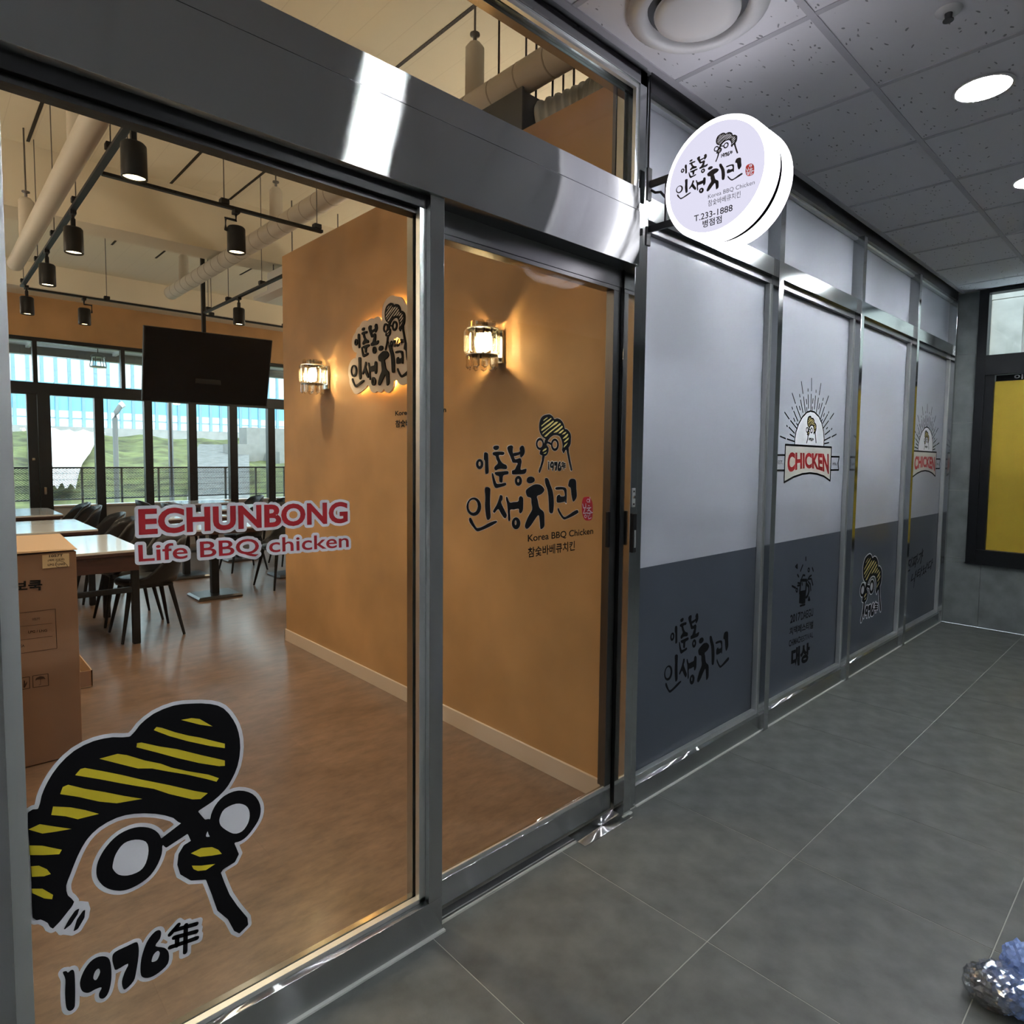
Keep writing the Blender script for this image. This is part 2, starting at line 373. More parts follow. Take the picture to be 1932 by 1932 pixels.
w1 = tag(empty('window_1', (.6, 0, 0)), 'large clear fixed shop window left of the sliding door', 'window', kind='structure')
box('sill', steel, (.106, 1.124, -.025, .052, .004, .108), w1, .001)
box('glazing_bead', bead, (.106, 1.076, -.004, .016, .108, .122), w1, .001)
box('inner_bead', steel_v, (.106, 1.076, .030, .050, .108, .114), w1, .001)
box('mullion', steel, (1.076, 1.124, -.025, .045, .108, HB), w1, .0012)
box('glazing_bead', bead, (1.054, 1.076, -.004, .016, .108, HB-.03), w1, .001)
box('inner_bead', steel_v, (1.053, 1.076, .030, .060, .108, HB), w1, .001)
box('head_bead', black, (.106, 1.076, -.006, .016, 2.150, HB), w1, .001)
box('gasket', gasket, (.106, 1.076, .010, .05, 2.135, HB), w1)
box('glass_pane', glass, (.11, 1.076, YF, YF+.010, .108, HB), w1)
box('sealant', sealant, (-.4, 1.13, -.036, -.025, 0, .006), w1)

d1 = tag(empty('door_1', (1.6, .06, 0)), 'steel framed glass sliding door standing shut', 'door', kind='structure')
box('bottom_rail', steel, (1.126, 2.030, .046, .086, .014, .100), d1, .001)
box('glazing_bead', bead, (1.126, 2.030, .050, .058, .100, .116), d1, .001)
box('top_rail', steel_d, (1.126, 2.030, .048, .086, 2.104, 2.119), d1, .001)
box('stile', steel_d, (1.990, 2.030, .048, .086, .116, 2.104), d1, .001)
box('glass_pane', glass, (1.10, 1.995, YD, YD+.010, .105, 2.11), d1)
box('pull_handle', black, (1.973, 1.987, .040, .057, 1.099, 1.241), d1, .004)
g = box('guide_track', steel_d, (1.12, 2.036, .012, .045, -.001, .0035), d1)
box('guide_lip', sealant, (1.12, 1.77, .000, .004, -.001, .004), d1)
box('guide_lip', bead, (1.12, 1.77, .013, .017, -.001, .005), d1)
box('threshold_plate', steel, (1.768, 2.062, -.044, .045, 0, .004), d1, .001)
tag(box('trim_5', steel_d, (1.13, 2.03, .088, .12, -.001, .012)), 'dark steel threshold strip behind the sliding door', 'trim', kind='structure')

w7 = tag(empty('window_7', (1, 0, HT)), 'clear transom window above the steel header', 'window', kind='structure')
box('bottom_frame', steel_d, (-.6, 2.060, .0, .06, 2.478, 2.496), w7, .001)
box('head_frame', steel_v, (-.6, 2.102, -.004, .06, 2.880, ZC+.02), w7, .001)
box('head_bead', bead, (-.6, 2.060, .002, .018, 2.862, 2.880), w7, .001)
box('inner_frame', steel_v, (-.6, 2.060, .040, .075, 2.850, 2.880), w7, .001)
box('side_bead', bead, (2.042, 2.060, .002, .018, 2.496, 2.862), w7, .001)
box('inner_frame', steel_v, (2.020, 2.060, .040, .075, 2.496, 2.862), w7, .001)
box('glass_pane', glass, (-.6, 2.060, YF, YF+.008, 2.49, 2.875), w7)

bays = [(2.134, 3.245, 3.297), (3.297, 4.405, 4.455), (4.455, 5.580, 5.630), (5.630, 6.700, 6.750)]
bl = ['first frosted bay from the steel post, with brush lettering on its dark band', 'second frosted bay, with a rayed arch emblem and a mug print',
      'third frosted bay, blank above with a striped head print below', 'last frosted bay beside the grey tile wall']
for k, (a, b, c) in enumerate(bays):
    w = tag(empty('window_%d' % (k+2), ((a+b)/2, 0, 0)), bl[k], 'window', kind='structure')
    box('sill', steel, (a, b, 0, .10, .004, .088), w, .001)
    box('sealant', sealant, (a, c, -.009, 0, 0, .005), w)
    box('glazing_bead', bead, (a, b, .022, YG-.002, .088, .112), w, .001)
    box('glazing_bead', bead, (b-.018, b, .022, YG-.002, .112, 2.36), w, .001)
    box('dark_film', film_d, (a, b, YG, YG+.006, .10, .990), w)
    box('frosted_film', film_l, (a, b, YG, YG+.006, .990, 2.40), w)
    box('transom_rail', steel_v, (a, b, -.002, .10, 2.392, 2.480), w, .001)
    box('transom_bead', steel_d, (a, b, .022, YG-.002, 2.36, 2.392), w, .001)
    box('upper_film', film_l, (a, b, YG, YG+.006, 2.470, 2.87), w)
    box('upper_bead', bead, (a, b, .022, YG-.002, 2.858, 2.874), w, .001)
    box('head_rail', steel_d, (a, c, -.002, .10, 2.874, ZC+.02), w, .001)
    if k < 3: box('mullion', steel_v, (b, c, -.018, .09, .002, 2.874), w, .0012)
    else: box('mullion', steel_v, (b, c-.002, -.012, .09, .002, 2.874), w, .0012)

# ------------------------------------------------------------------ shop shell
YB = 9.5; ZS = 3.89
fs = tag(box('floor', 'vinyl_floor', (-2.75, 8.2, .10, YB+.02, -.06, 0)), 'brown mottled vinyl floor inside the restaurant', 'floor', kind='structure')
cs = tag(box('ceiling', 'slab_paint', (-2.75, 8.2, .08, 10, ZS, ZS+.1)), 'cream painted slab ceiling of the restaurant with dark slots', 'ceiling', kind='structure')
for x, y0, y1 in ((.736, 3.3, 4.94), (1.258, 4.36, 4.98), (1.772, 3.889, 5.0), (2.283, 3.888, 5.0), (2.80, 3.97, 4.95), (2.287, .3, 2.13), (2.80, .2, 2.13), (1.77, .2, 1.6),
                  (1.26, 6.3, 7.6), (1.772, 6.3, 7.4), (2.283, 6.3, 7.6), (2.8, 6.2, 7.6), (3.31, 6.2, 7.6), (3.83, 6.2, 7.6)):
    box('ceiling_slot', black, (x-.011, x+.011, y0, y1, ZS-.003, ZS+.01), cs)
b1 = tag(box('trim_6', cream, (-2.75, 8.2, 5.0, 5.36, 3.38, ZS)), 'cream concrete beam crossing the restaurant ceiling', 'beam', kind='structure')
b2 = tag(box('trim_7', cream, (-2.75, 8.2, 8.95, 9.62, 3.57, ZS)), 'cream beam above the far window wall', 'beam', kind='structure')
wp = tag(box('wall_partition', ochre, (2.07, 2.17, .106, 3.31, 0, 2.945)), 'ochre plaster partition wall right of the entrance', 'wall', kind='structure')
tag(box('wall_kitchen', ochre, (2.17, 6.7, 3.21, 3.31, 0, 2.945)), 'ochre partition return wall hidden from the door', 'wall', kind='structure')
tag(MB().box(2.058, 2.07, .106, 3.322, 0, .088).box(2.058, 2.17, 3.31, 3.322, 0, .088).build('baseboard_partition', base_m, bev=.001), 'beige baseboard along the ochre partition', 'baseboard', kind='structure')
tag(box('wall_side', ochre, (-2.85, -2.75, .1, 10, 0, ZS)), 'ochre side wall of the restaurant out of sight left', 'wall', kind='structure')
tag(box('wall_far_side', ochre, (8.2, 8.3, .1, 10, 0, ZS)), 'ochre side wall of the restaurant out of sight right', 'wall', kind='structure')
tag(MB().box(-2.75, 8.2, .09, .13, ZC+.02, ZS).box(-2.75, -.6, .08, .13, 0, ZC+.02).box(6.76, 8.2, .09, .13, 0, ZC+.02).build('wall_entrance', grey_wall), 'plain wall above the shopfront head', 'wall', kind='structure')
wb = tag(box('wall_back_low', grey_wall, (1.393, 8.2, YB, YB+.15, 0, .675)), 'low grey wall under the far windows', 'wall', kind='structure')
tag(box('wall_back_upper', ochre, (-2.75, 8.2, YB, YB+.15, 3.0, 3.60)), 'ochre band above the far black windows', 'wall', kind='structure')
# far window wall
fw = tag(empty('window_8', (3, YB, 0)), 'black framed glazing along the far side of the restaurant', 'window', kind='structure')
box('head', frame_k, (-2.75, 8.2, YB-.03, YB+.08, 2.955, 3.01), fw, .003)
box('transom', frame_k, (-2.75, 8.2, YB-.04, YB+.08, 2.235, 2.40), fw, .003)
box('sill', bead, (1.39, 8.2, YB-.03, YB+.1, .675, .70), fw, .002)
lower = [(1.911, 2.023), (2.544, 2.652), (3.161, 3.278), (3.783, 3.905), (4.414, 4.533), (5.04, 5.16), (5.67, 5.79), (6.3, 6.42), (6.93, 7.05)]
for a, b in lower: box('post', frame_k, (a, b, YB-.035, YB+.08, .30, 2.24), fw, .003)
box('door_jamb', frame_k, (1.25, 1.393, YB-.04, YB+.08, 0, 2.24), fw, .003)
box('door_stile', frame_k, (1.133, 1.245, YB-.03, YB+.06, 0, 2.235), fw, .003)
box('door_lock', steel_v, (1.17, 1.205, YB-.045, YB-.03, 1.33, 1.365), fw, .004)
box('door_handle', steel_v, (1.29, 1.32, YB-.07, YB-.04, .86, .96), fw, .004)
box('door_stile', frame_k, (.30, .42, YB-.03, YB+.06, 0, 2.235), fw, .003)
box('door_rail', frame_k, (.42, 1.133, YB-.03, YB+.06, 0, .62), fw, .003)
box('post', frame_k, (-2.75, .30, YB-.04, YB+.08, 0, 2.24), fw, .003)
for a in (-.9, .1, 1.216, 2.259, 3.30, 4.34, 5.38, 6.4): box('upper_post', frame_k, (a, a+.052, YB-.03, YB+.08, 2.40, 2.96), fw, .003)
prev = 1.393
for a, b in lower+[(8.2, 8.3)]: box('glass_pane', glass_w, (prev, a, YB+.02, YB+.028, .69, 2.24), fw); prev = b
box('glass_pane', glass_w, (.42, 1.133, YB+.02, YB+.028, .62, 2.235), fw)
box('glass_pane', glass_w, (-2.75, 8.2, YB+.02, YB+.028, 2.40, 2.96), fw)

# ------------------------------------------------------------------ outdoors beyond the far windows
tag(box('terrace', deckm, (-6, 16, YB+.15, 12.4, .30, .42)), 'pale concrete terrace outside the far windows', 'terrace', kind='structure')
cn = tag(empty('canopy', (3, 10.5, 3.1)), 'white terrace canopy with a dark edge beam outside', 'canopy', kind='structure')
box('soffit', white_p, (-4, 14, YB+.16, 11.6, 3.10, 3.16), cn)
box('edge_beam', steel_d, (-4, 14, 11.0, 11.12, 2.955, 3.09), cn)
for k in range(9):
    box('batten', white_p, (-1+1.15*k, -.95+1.15*k, YB+.2, 11.0, 3.05, 3.10), cn)
lp = at(185, 683, 1, 10.35)
ln = tag(empty('lantern', (lp.x, 10.35, lp.z-.10)), 'small glass lantern hanging under the terrace canopy', 'lantern')
MB().tube([(lp.x, 10.35, lp.z+.12), (lp.x, 10.35, 3.10)], .006, 6).build('cord', black, ln)
MB().lathe([(.02, .13), (.09, .10), (.10, .08), (.10, .07)], (lp.x, 10.35, lp.z), n=12).build('cap', steel_d, ln)
MB().lathe([(.085, .07), (.11, -.07)], (lp.x, 10.35, lp.z), n=12).build('glass_shade', glass_w, ln)
MB().lathe([(.115, -.07), (.115, -.085)], (lp.x, 10.35, lp.z), n=12).build('base_ring', steel_d, ln)
for k in range(6):
    c, d = math.cos(k*PI/3), math.sin(k*PI/3)
    MB().tube([(lp.x+.09*c, 10.35+.09*d, lp.z+.07), (lp.x+.112*c, 10.35+.112*d, lp.z-.075)], .005, 5).build('rib', black, ln)
FY = 11.9
fe = tag(empty('mesh_fence', (4, FY, .42)), 'grey expanded metal fence along the terrace edge', 'fence')
box('top_rail', steel_d, (-1, 12, FY-.02, FY+.02, 1.165, 1.195), fe)
box('bottom_rail', steel_d, (-1, 12, FY-.02, FY+.02, .62, .645), fe)
for k in range(22): box('post', steel_d, (-.9+.6*k, -.87+.6*k, FY-.02, FY+.02, .42, 1.18), fe)
ms = MB()
for k in range(-14, 260):
    x = -1+.05*k
    ms.add([(x, FY, .645), (x+.020, FY, .645), (x+.9+.020, FY+.004, 1.165), (x+.9, FY+.004, 1.165)], [(0, 1, 2, 3)])
for z in (.75, .86, .97, 1.08): ms.add([(-1, FY-.003, z), (12, FY-.003, z), (12, FY-.003, z+.008), (-1, FY-.003, z+.008)], [(0, 1, 2, 3)])
mo = ms.build('mesh_infill', mat('mesh_paint', (.06, .06, .065), .6), fe); mo['kind'] = 'stuff'
# slope
gs = MB(); NX, NY = 60, 34; vs = []
for j in range(NY+1):
    for i in range(NX+1):
        x = -6+34*i/NX; y = 12.6+27.2*j/NY
        z = -.4+ (2.75)*(j/NY)**1.1 + .16*math.sin(x*1.7+y*.9)*math.sin(y*1.3-x*.6) + random.uniform(-.06, .06)
        vs.append((x, y, z))
gs.add(vs, [(j*(NX+1)+i, j*(NX+1)+i+1, (j+1)*(NX+1)+i+1, (j+1)*(NX+1)+i) for j in range(NY) for i in range(NX)], True)
tag(gs.build('grass_slope', grass), 'weedy green bank rising behind the terrace fence', 'bank', kind='structure')
def slope_z(y): return -.4+2.75*((y-12.6)/27.2)**1.1
tm = MB(); vs = []
for j in range(13):
    for i in range(17):
        y = 19+19.5*j/12; x = (at(60, 850, 1, y).x) + (at(200-60*(1-j/12), 850, 1, y).x-at(60, 850, 1, y).x)*i/16
        vs.append((x, y, slope_z(y)+.38+.07*math.sin(i*1.9+j)+random.uniform(-.05, .05)))
tm.add(vs, [(j*17+i, j*17+i+1, (j+1)*17+i+1, (j+1)*17+i) for j in range(12) for i in range(16)])
tag(tm.build('tarpaulin', tarp_m), 'white sheet spread over the left part of the bank', 'sheet')
vs = []; vm = MB()
for j in range(9):
    for i in range(13):
        y = 16+18*j/8; xa = at(375-25*(1-j/8), 850, 1, y).x; xb = at(470, 850, 1, y).x
        vs.append((xa+(xb-xa)*i/12, y, slope_z(y)+.32-.10*(j/8)))
vm.add(vs, [(j*13+i, j*13+i+1, (j+1)*13+i+1, (j+1)*13+i) for j in range(8) for i in range(12)])
tag(vm.build('gravel_patch', mat('gravel', (.17, .17, .17), .9, noise=.4, nscale=4)), 'grey gravel patch low on the bank to the right', 'gravel', kind='structure')
BY = 41
bz = lambda py: at(330, py, 1, BY).z
sb = tag(empty('noise_barrier', (8, BY, 2)), 'tall blue and white roadside noise barrier beyond the bank', 'barrier')
box('concrete_base', conc, (0, 34, BY-.1, BY+.5, 0, bz(812)), sb)
X0 = at(108, 790, 1, BY).x; dx = at(133.4, 790, 1, BY).x-X0
zA, zB, zC_, zD = bz(812), bz(784), bz(738), bz(610)
pb = {}
for k in range(-5, 26):
    x = X0+dx*k
    def inst(key, m, b):
        if key not in pb: pb[key] = MB().box(0, b[1]-b[0], 0, b[3]-b[2], 0, b[5]-b[4]).build(key, m, sb, local=True); o = pb[key]
        else: o = pb[key].copy(); COL.objects.link(o)
        o.location = Vector((b[0], b[2], b[4]))-wloc(sb)
    inst('post', post_p, (x-.075, x+.075, BY-.08, BY+.15, zA, zD))
    inst('clear_panel', clear_p, (x+.075, x+dx-.075, BY+.02, BY+.06, zA, zB))
    inst('blue_panel', blue_p, (x+.075, x+dx-.075, BY, BY+.08, zB, zC_))
    inst('upper_panel', tarp_m, (x+.075, x+dx-.075, BY+.02, BY+.06, zC_, zD))
    inst('panel_rail', post_p, (x+.075, x+dx-.075, BY, BY+.1, zC_+(zD-zC_)*.33, zC_+(zD-zC_)*.33+.05))
    inst('lower_rail', post_p, (x+.075, x+dx-.075, BY-.01, BY+.1, zA+(zB-zA)*.5, zA+(zB-zA)*.5+.05))
p = at(219, 880, 1, 15.5)
ls = tag(empty('street_lamp', (p.x, 15.5, -.1)), 'grey lamp post with a bent top in front of the bank', 'lamp post')
q1, q2, q3 = at(217, 790, 1, 15.5), at(219, 778, 1, 15.5), at(227, 766, 1, 15.5)
MB().tube([(p.x, 15.5, -.1), q1, q2, q3], .055, 8).build('pole', mat('lamp_grey', (.20, .20, .20), .7), ls)
MB().tube([q3, q3+Vector((.07, 0, .05))], .07, 8).build('lamp_head', white_p, ls)
p = at(323, 880, 1, 13.5)
tag(MB().tube([(p.x, 13.5, 0), (p.x, 13.5, 4.2)], .05, 8).build('steel_pole', steel_d), 'thin dark straight pole beyond the fence', 'pole')
a, b = at(458, 850, 1, 30), at(512, 812, 1, 30)
cb = tag(empty('concrete_abutment', (a.x, 30, 0)), 'stepped grey concrete block wall at the right of the bank', 'wall')
box('block', conc, (a.x+.2, b.x+6, 30, 31, 0, b.z+.1), cb)
box('block', conc, (a.x-.9, a.x+.9, 29, 30, 0, at(460, 838, 1, 29).z), cb)
box('block', conc, (a.x+.7, a.x+3.2, 27.4, 29, 0, at(480, 852, 1, 28).z), cb)
# outside the end window of the corridor
so_ = tag(empty('wall_outside', (8.3, -1, 0)), 'rough pale stone wall outside the end window', 'wall', kind='structure')
for r in range(5):
    for c in range(5):
        y0 = .8-.75*c-(.37 if r % 2 else 0)
        box('stone_block', stone, (8.3, 8.5, y0-.745, y0, 1.0+.8*r*.9, 1.0+.8*r*.9+.715), so_, .006)
for k, (py, rr, m) in enumerate(((-.455, .035, sign_k), (-.53, .02, bead), (-.39, .03, tarp_m))):
    tag(MB().tube([(8.2, py, 0), (8.2, py, 4.6)], rr, 10).build('downpipe', m), ['dark downpipe on the stone wall seen through the end window', 'thin bright pipe right of the dark downpipe', 'white downpipe left of the dark one on the stone wall'][k], 'pipe')

# ------------------------------------------------------------------ corridor fittings
def downlight(x, y, label):
    r = tag(empty('downlight', (x, y, ZC)), label, 'downlight', 'round ceiling downlights in the corridor')
    MB().lathe([(.092, ZC-.003), (.100, ZC-.006), (.106, ZC-.001)], (x, y, 0), n=32).build('trim_ring', white_p, r)
    MB().lathe([(.0001, ZC-.0035), (.092, ZC-.0035)], (x, y, 0), n=32).build('diffuser', light_e, r)
DLY = -.879
for x, y, l in ((3.128, DLY, 'lit round downlight nearest the round hanging sign, fully in view'), (4.328, DLY, 'lit round downlight cut by the right edge of the picture'),
                (1.62, -1.30, 'lit round downlight above the viewer, mirrored in the steel header'), (5.528, DLY, 'lit round downlight near the end window, out of frame'),
                (-.9, -2.2, 'lit round downlight behind the viewer'), (-.2, -3.0, 'lit round downlight on the far side of the corridor'), (-1.6, -1.4, 'lit round downlight at the left end of the corridor')):
    downlight(x, y, l)
DX, DY = 1.915, -.335
df = tag(empty('ceiling_diffuser', (DX, DY, ZC)), 'large round white air diffuser in the corridor ceiling', 'air vent')
MB().lathe([(.225, ZC), (.228, ZC-.010), (.200, ZC-.030), (.178, ZC-.032), (.165, ZC-.018), (.16, ZC+.0)], (DX, DY, 0), n=48).build('outer_cone', white_p, df)
MB().lathe([(.0001, ZC-.030), (.10, ZC-.034), (.135, ZC-.030), (.140, ZC-.02), (.13, ZC-.012)], (DX, DY, 0), n=48).build('centre_dish', white_p, df)
MB().lathe([(.165, ZC-.001), (.0001, ZC-.0011)], (DX, DY, 0), n=32).build('throat', steel_d, df)
p = at(1790, 20, 2, ZC)
sp = tag(empty('sprinkler', (p.x, p.y, ZC)), 'small round sprinkler head flush in the corridor ceiling', 'sprinkler')
MB().lathe([(.040, ZC), (.036, ZC-.006), (.018, ZC-.010)], (p.x, p.y, 0), n=24).build('rosette', white_p, sp)
MB().lathe([(.012, ZC-.009), (.010, ZC-.028), (.016, ZC-.030), (.016, ZC-.033)], (p.x, p.y, 0), n=16).build('nozzle', steel_d, sp)

# lock plate and access reader on the post
kp = tag(empty('access_reader', (2.058, -.016, 1.08)), 'slim black door reader on the steel post', 'reader')
box('body', black, (2.040, 2.064, -.030, -.0165, 1.08, 1.235), kp, .003)
box('key_strip', bead, (2.047, 2.057, -.0315, -.030, 1.10, 1.17), kp)
lk = tag(empty('lock_plate', (2.055, -.016, 1.26)), 'small steel lock plate above the black reader', 'lock')
box('plate', bead, (2.044, 2.066, -.0185, -.0165, 1.26, 1.335), lk, .001)
MB().lathe([(.007, -.0185), (.006, -.024)], (2.055, 0, 1.300), 'y', 14).build('cylinder', steel_v, lk)
MB().lathe([(.004, -.0185), (.003, -.021)], (2.055, 0, 1.322), 'y', 10).build('screw', black, lk)
MB().lathe([(.004, -.0185), (.003, -.021)], (2.055, 0, 1.272), 'y', 10).build('screw', black, lk)
# cable from ceiling to sign
tag(MB().tube([(2.118, -.006, ZC-.002), (2.118, -.006, 2.8), (2.114, -.008, 2.7), (2.112, -.010, 2.585)], .0035, 6).build('power_cable', black), 'thin black cable running down the post from the ceiling', 'cable')

# ------------------------------------------------------------------ decal machinery
def crop(x0, y0, s): return lambda X, Y: (x0+X/s, y0+Y/s)
def smooth(poly, n=3):
    N = len(poly); out = []
    for i in range(N):
        p0, p1, p2, p3 = [Vector(poly[(i+k-1) % N]) for k in range(4)]
        for t in range(n):
            t /= n
            out.append(tuple(.5*((2*p1)+(p2-p0)*t+(2*p0-5*p1+4*p2-p3)*t*t+(3*p1-p0-3*p2+p3)*t**3)))
    return out
def ell(cx, cy, rx, ry, n=24): return [(cx+rx*math.cos(2*PI*k/n), cy+ry*math.sin(2*PI*k/n)) for k in range(n)]
def mapped(fn, plane, polys):
    """polys in crop coords -> plane coords (u,v); plane=(axis,val,iu,iv,su)"""
    ax, val, iu, iv, su = plane; out = []
    for pl in polys:
        q = []
        for X, Y in pl:
            w = at(*fn(X, Y), ax, val); q.append((su*w[iu], w[iv]))
        out.append(q)
    return out
def fill_mb(mb, items, F, lay, depth=0):
    """items: list of [outer, hole, ...] in (u,v); F(u,v,n)->world"""
    for it in items:
        loops = [[Vector((u, v, 0)) for u, v in lp_] for lp_ in it]
        flat = [q for lp_ in loops for q in lp_]
        tr = tessellate_polygon(loops)
        n = len(flat)
        mb.add([F(q.x, q.y, lay) for q in flat], [tuple(t) for t in tr])
        if depth:
            mb.add([F(q.x, q.y, lay-depth) for q in flat], [tuple(t)[::-1] for t in tr])
            for lp_ in loops:
                m_ = len(lp_); mb.add([F(q.x, q.y, lay) for q in lp_]+[F(q.x, q.y, lay-depth) for q in lp_], [(i, (i+1) % m_, (i+1) % m_+m_, i+m_) for i in range(m_)])
def stroke_mb(mb, pts, w, F, lay, closed=False):
    pts = [Vector(p) for p in pts]; N = len(pts)
    for i in range(N if closed else N-1):
        a, b = pts[i], pts[(i+1) % N]; d = b-a
        if d.length < 1e-7: continue
        n = Vector((-d.y, d.x)).normalized()*w/2
        mb.add([F(*(a+n), lay), F(*(b+n), lay), F(*(b-n), lay), F(*(a-n), lay)], [(0, 1, 2, 3)])
    for p in pts: mb.add([F(p.x+w/2*math.cos(k*PI/4+.2), p.y+w/2*math.sin(k*PI/4+.2), lay) for k in range(8)], [list(range(8))])
def sdf_mb(mb, groups, w, F, lay, cell=None):
    """one clean flat sheet: everything inside or within w of the shapes (marching squares on a distance field).
    groups: list of loop-lists (even-odd inside each group)"""
    P = np.array([q for g in groups for lp_ in g for q in lp_]); lo = P.min(0)-w*1.6-.001; hi = P.max(0)+w*1.6+.001
    if cell is None: cell = max(hi-lo)/300
    rad = max(w*1.6, 2.5*cell)
    nx, ny = int((hi[0]-lo[0])/cell)+2, int((hi[1]-lo[1])/cell)+2
    gx = lo[0]+cell*np.arange(nx); gy = lo[1]+cell*np.arange(ny)
    f = np.full((ny, nx), 1e9); ins = np.zeros((ny, nx), bool)
    for g in groups:
        par = np.zeros((ny, nx), bool)
        for lp_ in g:
            n = len(lp_)
            for i in range(n):
                (ax, ay), (bx, by) = lp_[i], lp_[(i+1) % n]
                dx, dy = bx-ax, by-ay; L = dx*dx+dy*dy
                # distance only near the edge
                i0 = max(0, int((min(ax, bx)-rad-lo[0])/cell)); i1 = min(nx, int((max(ax, bx)+rad-lo[0])/cell)+2)
                j0 = max(0, int((min(ay, by)-rad-lo[1])/cell)); j1 = min(ny, int((max(ay, by)+rad-lo[1])/cell)+2)
                X, Y = np.meshgrid(gx[i0:i1], gy[j0:j1])
                t_ = np.clip(((X-ax)*dx+(Y-ay)*dy)/L, 0, 1) if L > 1e-14 else 0*X
                d = np.hypot(X-ax-t_*dx, Y-ay-t_*dy); f[j0:j1, i0:i1] = np.minimum(f[j0:j1, i0:i1], d)
                if abs(dy) > 1e-12:
                    rows = np.nonzero((gy >= min(ay, by)) & (gy < max(ay, by)))[0]
                    for j in rows:
                        xc = ax+(gy[j]-ay)/dy*dx; par[j] ^= gx < xc
        ins |= par
    f = np.where(f > 1e8, rad*1.5, f); g_ = np.where(ins, -f, f)-w
    vid = {}; vs = []; fs_ = []
    def V(key, x, y):
        if key not in vid: vid[key] = len(vs); vs.append(F(x, y, lay))
        return vid[key]
    neg = g_ < 0
    for j in range(ny-1):
        i = 0
        while i < nx-1:
            c = (neg[j, i], neg[j, i+1], neg[j+1, i+1], neg[j+1, i])
            if not any(c): i += 1; continue
            if all(c):
                k = i
                while k < nx-1 and neg[j, k] and neg[j, k+1] and neg[j+1, k] and neg[j+1, k+1]: k += 1
                fs_.append((V((i, j), gx[i], gy[j]), V((k, j), gx[k], gy[j]), V((k, j+1), gx[k], gy[j+1]), V((i, j+1), gx[i], gy[j+1]))); i = k; continue
            cs_ = ((i, j), (i+1, j), (i+1, j+1), (i, j+1)); poly = []
            for a_ in range(4):
                p_, q_ = cs_[a_], cs_[(a_+1) % 4]; fp, fq = g_[p_[1], p_[0]], g_[q_[1], q_[0]]
                if fp < 0: poly.append(V(p_, gx[p_[0]], gy[p_[1]]))
                if (fp < 0) != (fq < 0):
                    t_ = fp/(fp-fq); poly.append(V((min(p_, q_), max(p_, q_)), gx[p_[0]]+(gx[q_[0]]-gx[p_[0]])*t_, gy[p_[1]]+(gy[q_[1]]-gy[p_[1]])*t_))
            if len(poly) > 2: fs_.append(tuple(poly))
            i += 1
    mb.add(vs, fs_)
def text_loops(body, bold, BL, BR, TL):
    vs, fs_ = text_mesh(body, bold); cnt = {}
    for fc_ in fs_:
        for a_, b_ in zip(fc_, fc_[1:]+fc_[:1]): cnt.setdefault((min(a_, b_), max(a_, b_)), []).append((a_, b_))
    x0, x1 = min(v[0] for v in vs), max(v[0] for v in vs); y0, y1 = min(v[1] for v in vs), max(v[1] for v in vs)
    BL, BR, TL = Vector(BL), Vector(BR), Vector(TL)
    Q = [tuple(BL+(BR-BL)*((x-x0)/(x1-x0))+(TL-BL)*((y-y0)/(y1-y0))) for x, y in vs]
    nxt = {e[0][0]: e[0][1] for e in cnt.values() if len(e) == 1}; loops = []
    while nxt:
        a_ = next(iter(nxt)); lp_ = []
        while a_ in nxt: lp_.append(Q[a_]); a_ = nxt.pop(a_)
        loops.append(lp_)
    return loops
def text_mesh(body, bold=0.0, shear=0):
    c = bpy.data.curves.new('text_source', 'FONT'); c.body = body; c.offset = bold; c.shear = shear; c.resolution_u = 4
    o = bpy.data.objects.new('text_source', c); COL.objects.link(o); bpy.context.view_layer.update()
    me = bpy.data.meshes.new_from_object(o.evaluated_get(bpy.context.evaluated_depsgraph_get()))
    vs = [(v.co.x, v.co.y) for v in me.vertices]; fs_ = [tuple(p.vertices) for p in me.polygons]
    bpy.data.objects.remove(o); bpy.data.curves.remove(c); bpy.data.meshes.remove(me)
    return vs, fs_
def text_mb(mb, body, BL, BR, TL, F, lay, bold=0, ref=None, shear=0):
    """fit text to a parallelogram in (u,v): BL, BR, TL corners"""
    vs, fs_ = text_mesh(body, bold, shear)
    rv = vs if ref is None else ref
    x0, x1 = min(v[0] for v in rv), max(v[0] for v in rv); y0, y1 = min(v[1] for v in rv), max(v[1] for v in rv)
    BL, BR, TL = Vector(BL), Vector(BR), Vector(TL)
    out = []
    for x, y in vs:
        q = BL+(BR-BL)*((x-x0)/(x1-x0))+(TL-BL)*((y-y0)/(y1-y0)); out.append(F(q.x, q.y, lay))
    mb.add(out, fs_)
    return rv
